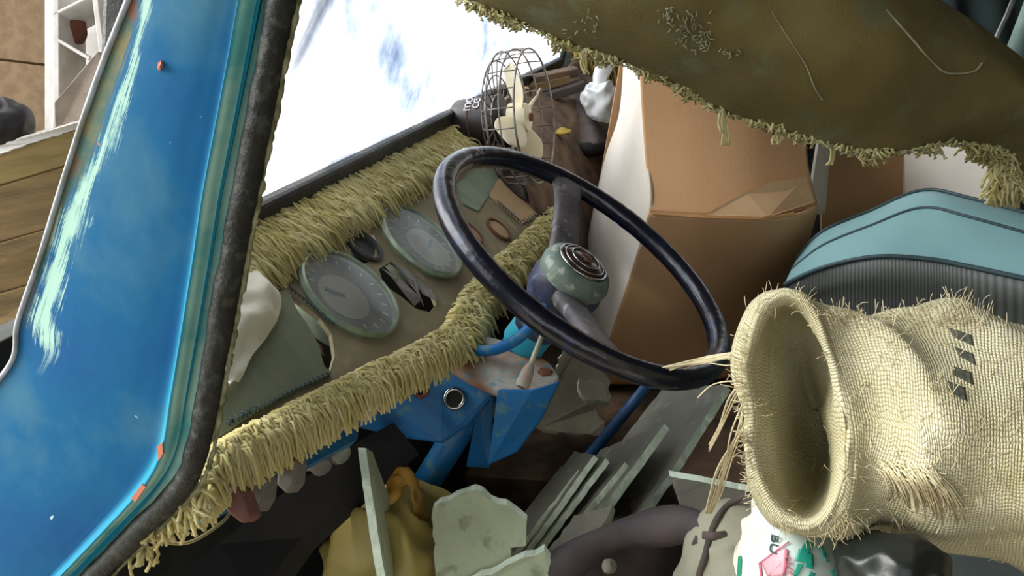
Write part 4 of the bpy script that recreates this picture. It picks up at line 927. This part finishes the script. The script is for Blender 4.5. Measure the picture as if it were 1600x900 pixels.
for r_ in G:
    for i, p in enumerate(r_): r_[i] = p + cv(0, 0, 1) * math.sin(i * .55) * .012
tag(solid(grid('dark_curtain', G, M('dark_green_cloth', (40, 52, 50), (28, 36, 36), 9, .9, .3, 60)), .003), 'dark green cloth hanging behind the headliner', 'curtain')
# ================================================================ SHED BEYOND THE PILLAR
sw = empty('wall_front.001', P(0, 200, 2.7), 'x', 'x'); sw.name = 'wall_shed'; struct(sw, 'brown hardboard shed wall beyond the blue pillar'); sw['category'] = 'wall'
for pts in ([(-330, -220), (120, -220), (110, 104), (-330, 52)], [(-330, 56), (110, 108), (110, 420), (-330, 420)]):
    q = [P(x, y, 2.75 if i in (0, 3) else 2.8) for i, (x, y) in enumerate(pts)]; prism('hardboard_panel', q, cv(0, 0, -.02), m_hard, sw)
prism('batten', [P(-330, 40, 2.80), P(112, 94, 2.84), P(112, 120, 2.84), P(-330, 70, 2.80)], cv(0, 0, -.02), m_wooddark, sw)
SH_ = empty('white_shelf_unit', P(140, 240, 2.5), 'white painted open shelf unit behind the blue pillar', 'shelf')
def bar(a, b, wd, dp, m, par, nm, d=2.5):
    A, B_ = P(a[0], a[1], d), P(b[0], b[1], d); u_ = (B_ - A).normalized(); z_ = cv(0, 0, 1); z_ = (z_ - u_ * z_.dot(u_)).normalized(); s_ = u_.cross(z_)
    return obox(nm, (A + B_) / 2 - z_ * dp / 2, (u_, s_, z_), ((B_ - A).length / 2, wd / 2, dp / 2), m, par, .003)
prism('back_board', [P(x, y, 2.72) for x, y in ((70, -80), (330, -80), (330, 220), (70, 220))], cv(0, 0, -.015), m_whitepaint, SH_)
bar((86, -60), (88, 200), .020, .16, m_whitepaint, SH_, 'side_board'); bar((141, -60), (162, 106), .018, .16, m_whitepaint, SH_, 'divider')
bar((80, 24), (140, -6), .010, .16, m_whitepaint, SH_, 'shelf_board'); bar((86, 60), (140, 92), .010, .16, m_whitepaint, SH_, 'shelf_board')
tag(blob('brown_bundle', P(116, 42, 2.60), (.035, .03, .055), m_rust, None, .008, 14, .006, 50, 30, seed=1), 'brown bundle stuffed in the white shelf unit', 'bundle')
tag(blob('brown_bundle', P(178, 66, 2.62), (.04, .04, .075), m_rust, None, .01, 14, .006, 50, 30, seed=11), 'reddish brown bundle right beside the blue pillar edge', 'bundle')
PK = prism('grey_plank', [P(x, y, d) for x, y, d in ((84, 160, 2.36), (152, 80, 2.40), (158, 88, 2.40), (240, 150, 2.40), (240, 220, 2.38), (86, 215, 2.36))], cv(.004, .012, -.05), M('grey_brown_board', (142, 128, 114), (118, 106, 94), 12, .85, .3, 60), None, 0, .003); tag(PK, 'weathered grey brown board leaning on the white shelf unit', 'board')
tag(blob('black_bag', P(8, 192, 2.45), (.075, .075, .07), m_navy, None, .012, 14, .005, 50, 30, seed=12), 'round black bag behind the wooden crate', 'bag')
CR = empty('wooden_crate', P(60, 700, 2.1), 'rough wooden crate with a white painted top edge', 'crate')
prism('top_edge', [P(-200, 290, 2.05), P(-60, 246, 2.1), P(0, 227, 2.1), P(60, 205, 2.12), P(140, 184, 2.15), P(260, 150, 2.15), P(260, 162, 2.15), P(140, 196, 2.15), P(60, 220, 2.12), P(0, 240, 2.1), P(-200, 305, 2.05)], cv(0, .004, -.10), m_whitepaint, CR, .002)
ys = [(236, 186), (284, 240), (372, 330), (450, 410), (545, 520), (640, 640)]
for k in range(5):
    a, b = ys[k], ys[k + 1]; g = 2
    prism('plank', [P(-200, a[0] + 66 + g, 2.055), P(140, a[1] + 8 + g, 2.15 + .006 * (k % 2)), P(260, a[1] - 26, 2.15 + .006 * (k % 2)), P(260, b[1] - 22, 2.16), P(140, b[1] + 8 - g, 2.16), P(-200, b[0] + 66 - g, 2.06)], cv(0, 0, -.022), m_wood if k < 1 else m_wooddark, CR, 0, .003)
for x in (-190, 250): prism('corner_post', [P(x, 240, 2.2), P(x + 30, 240, 2.2), P(x + 30, 780, 2.2), P(x, 780, 2.2)], cv(0, 0, -.04), m_wooddark, CR)
prism('back_wall', [P(-200, 270, 2.5), P(260, 200, 2.5), P(260, 760, 2.5), P(-200, 760, 2.5)], cv(0, 0, -.02), m_wooddark, CR)
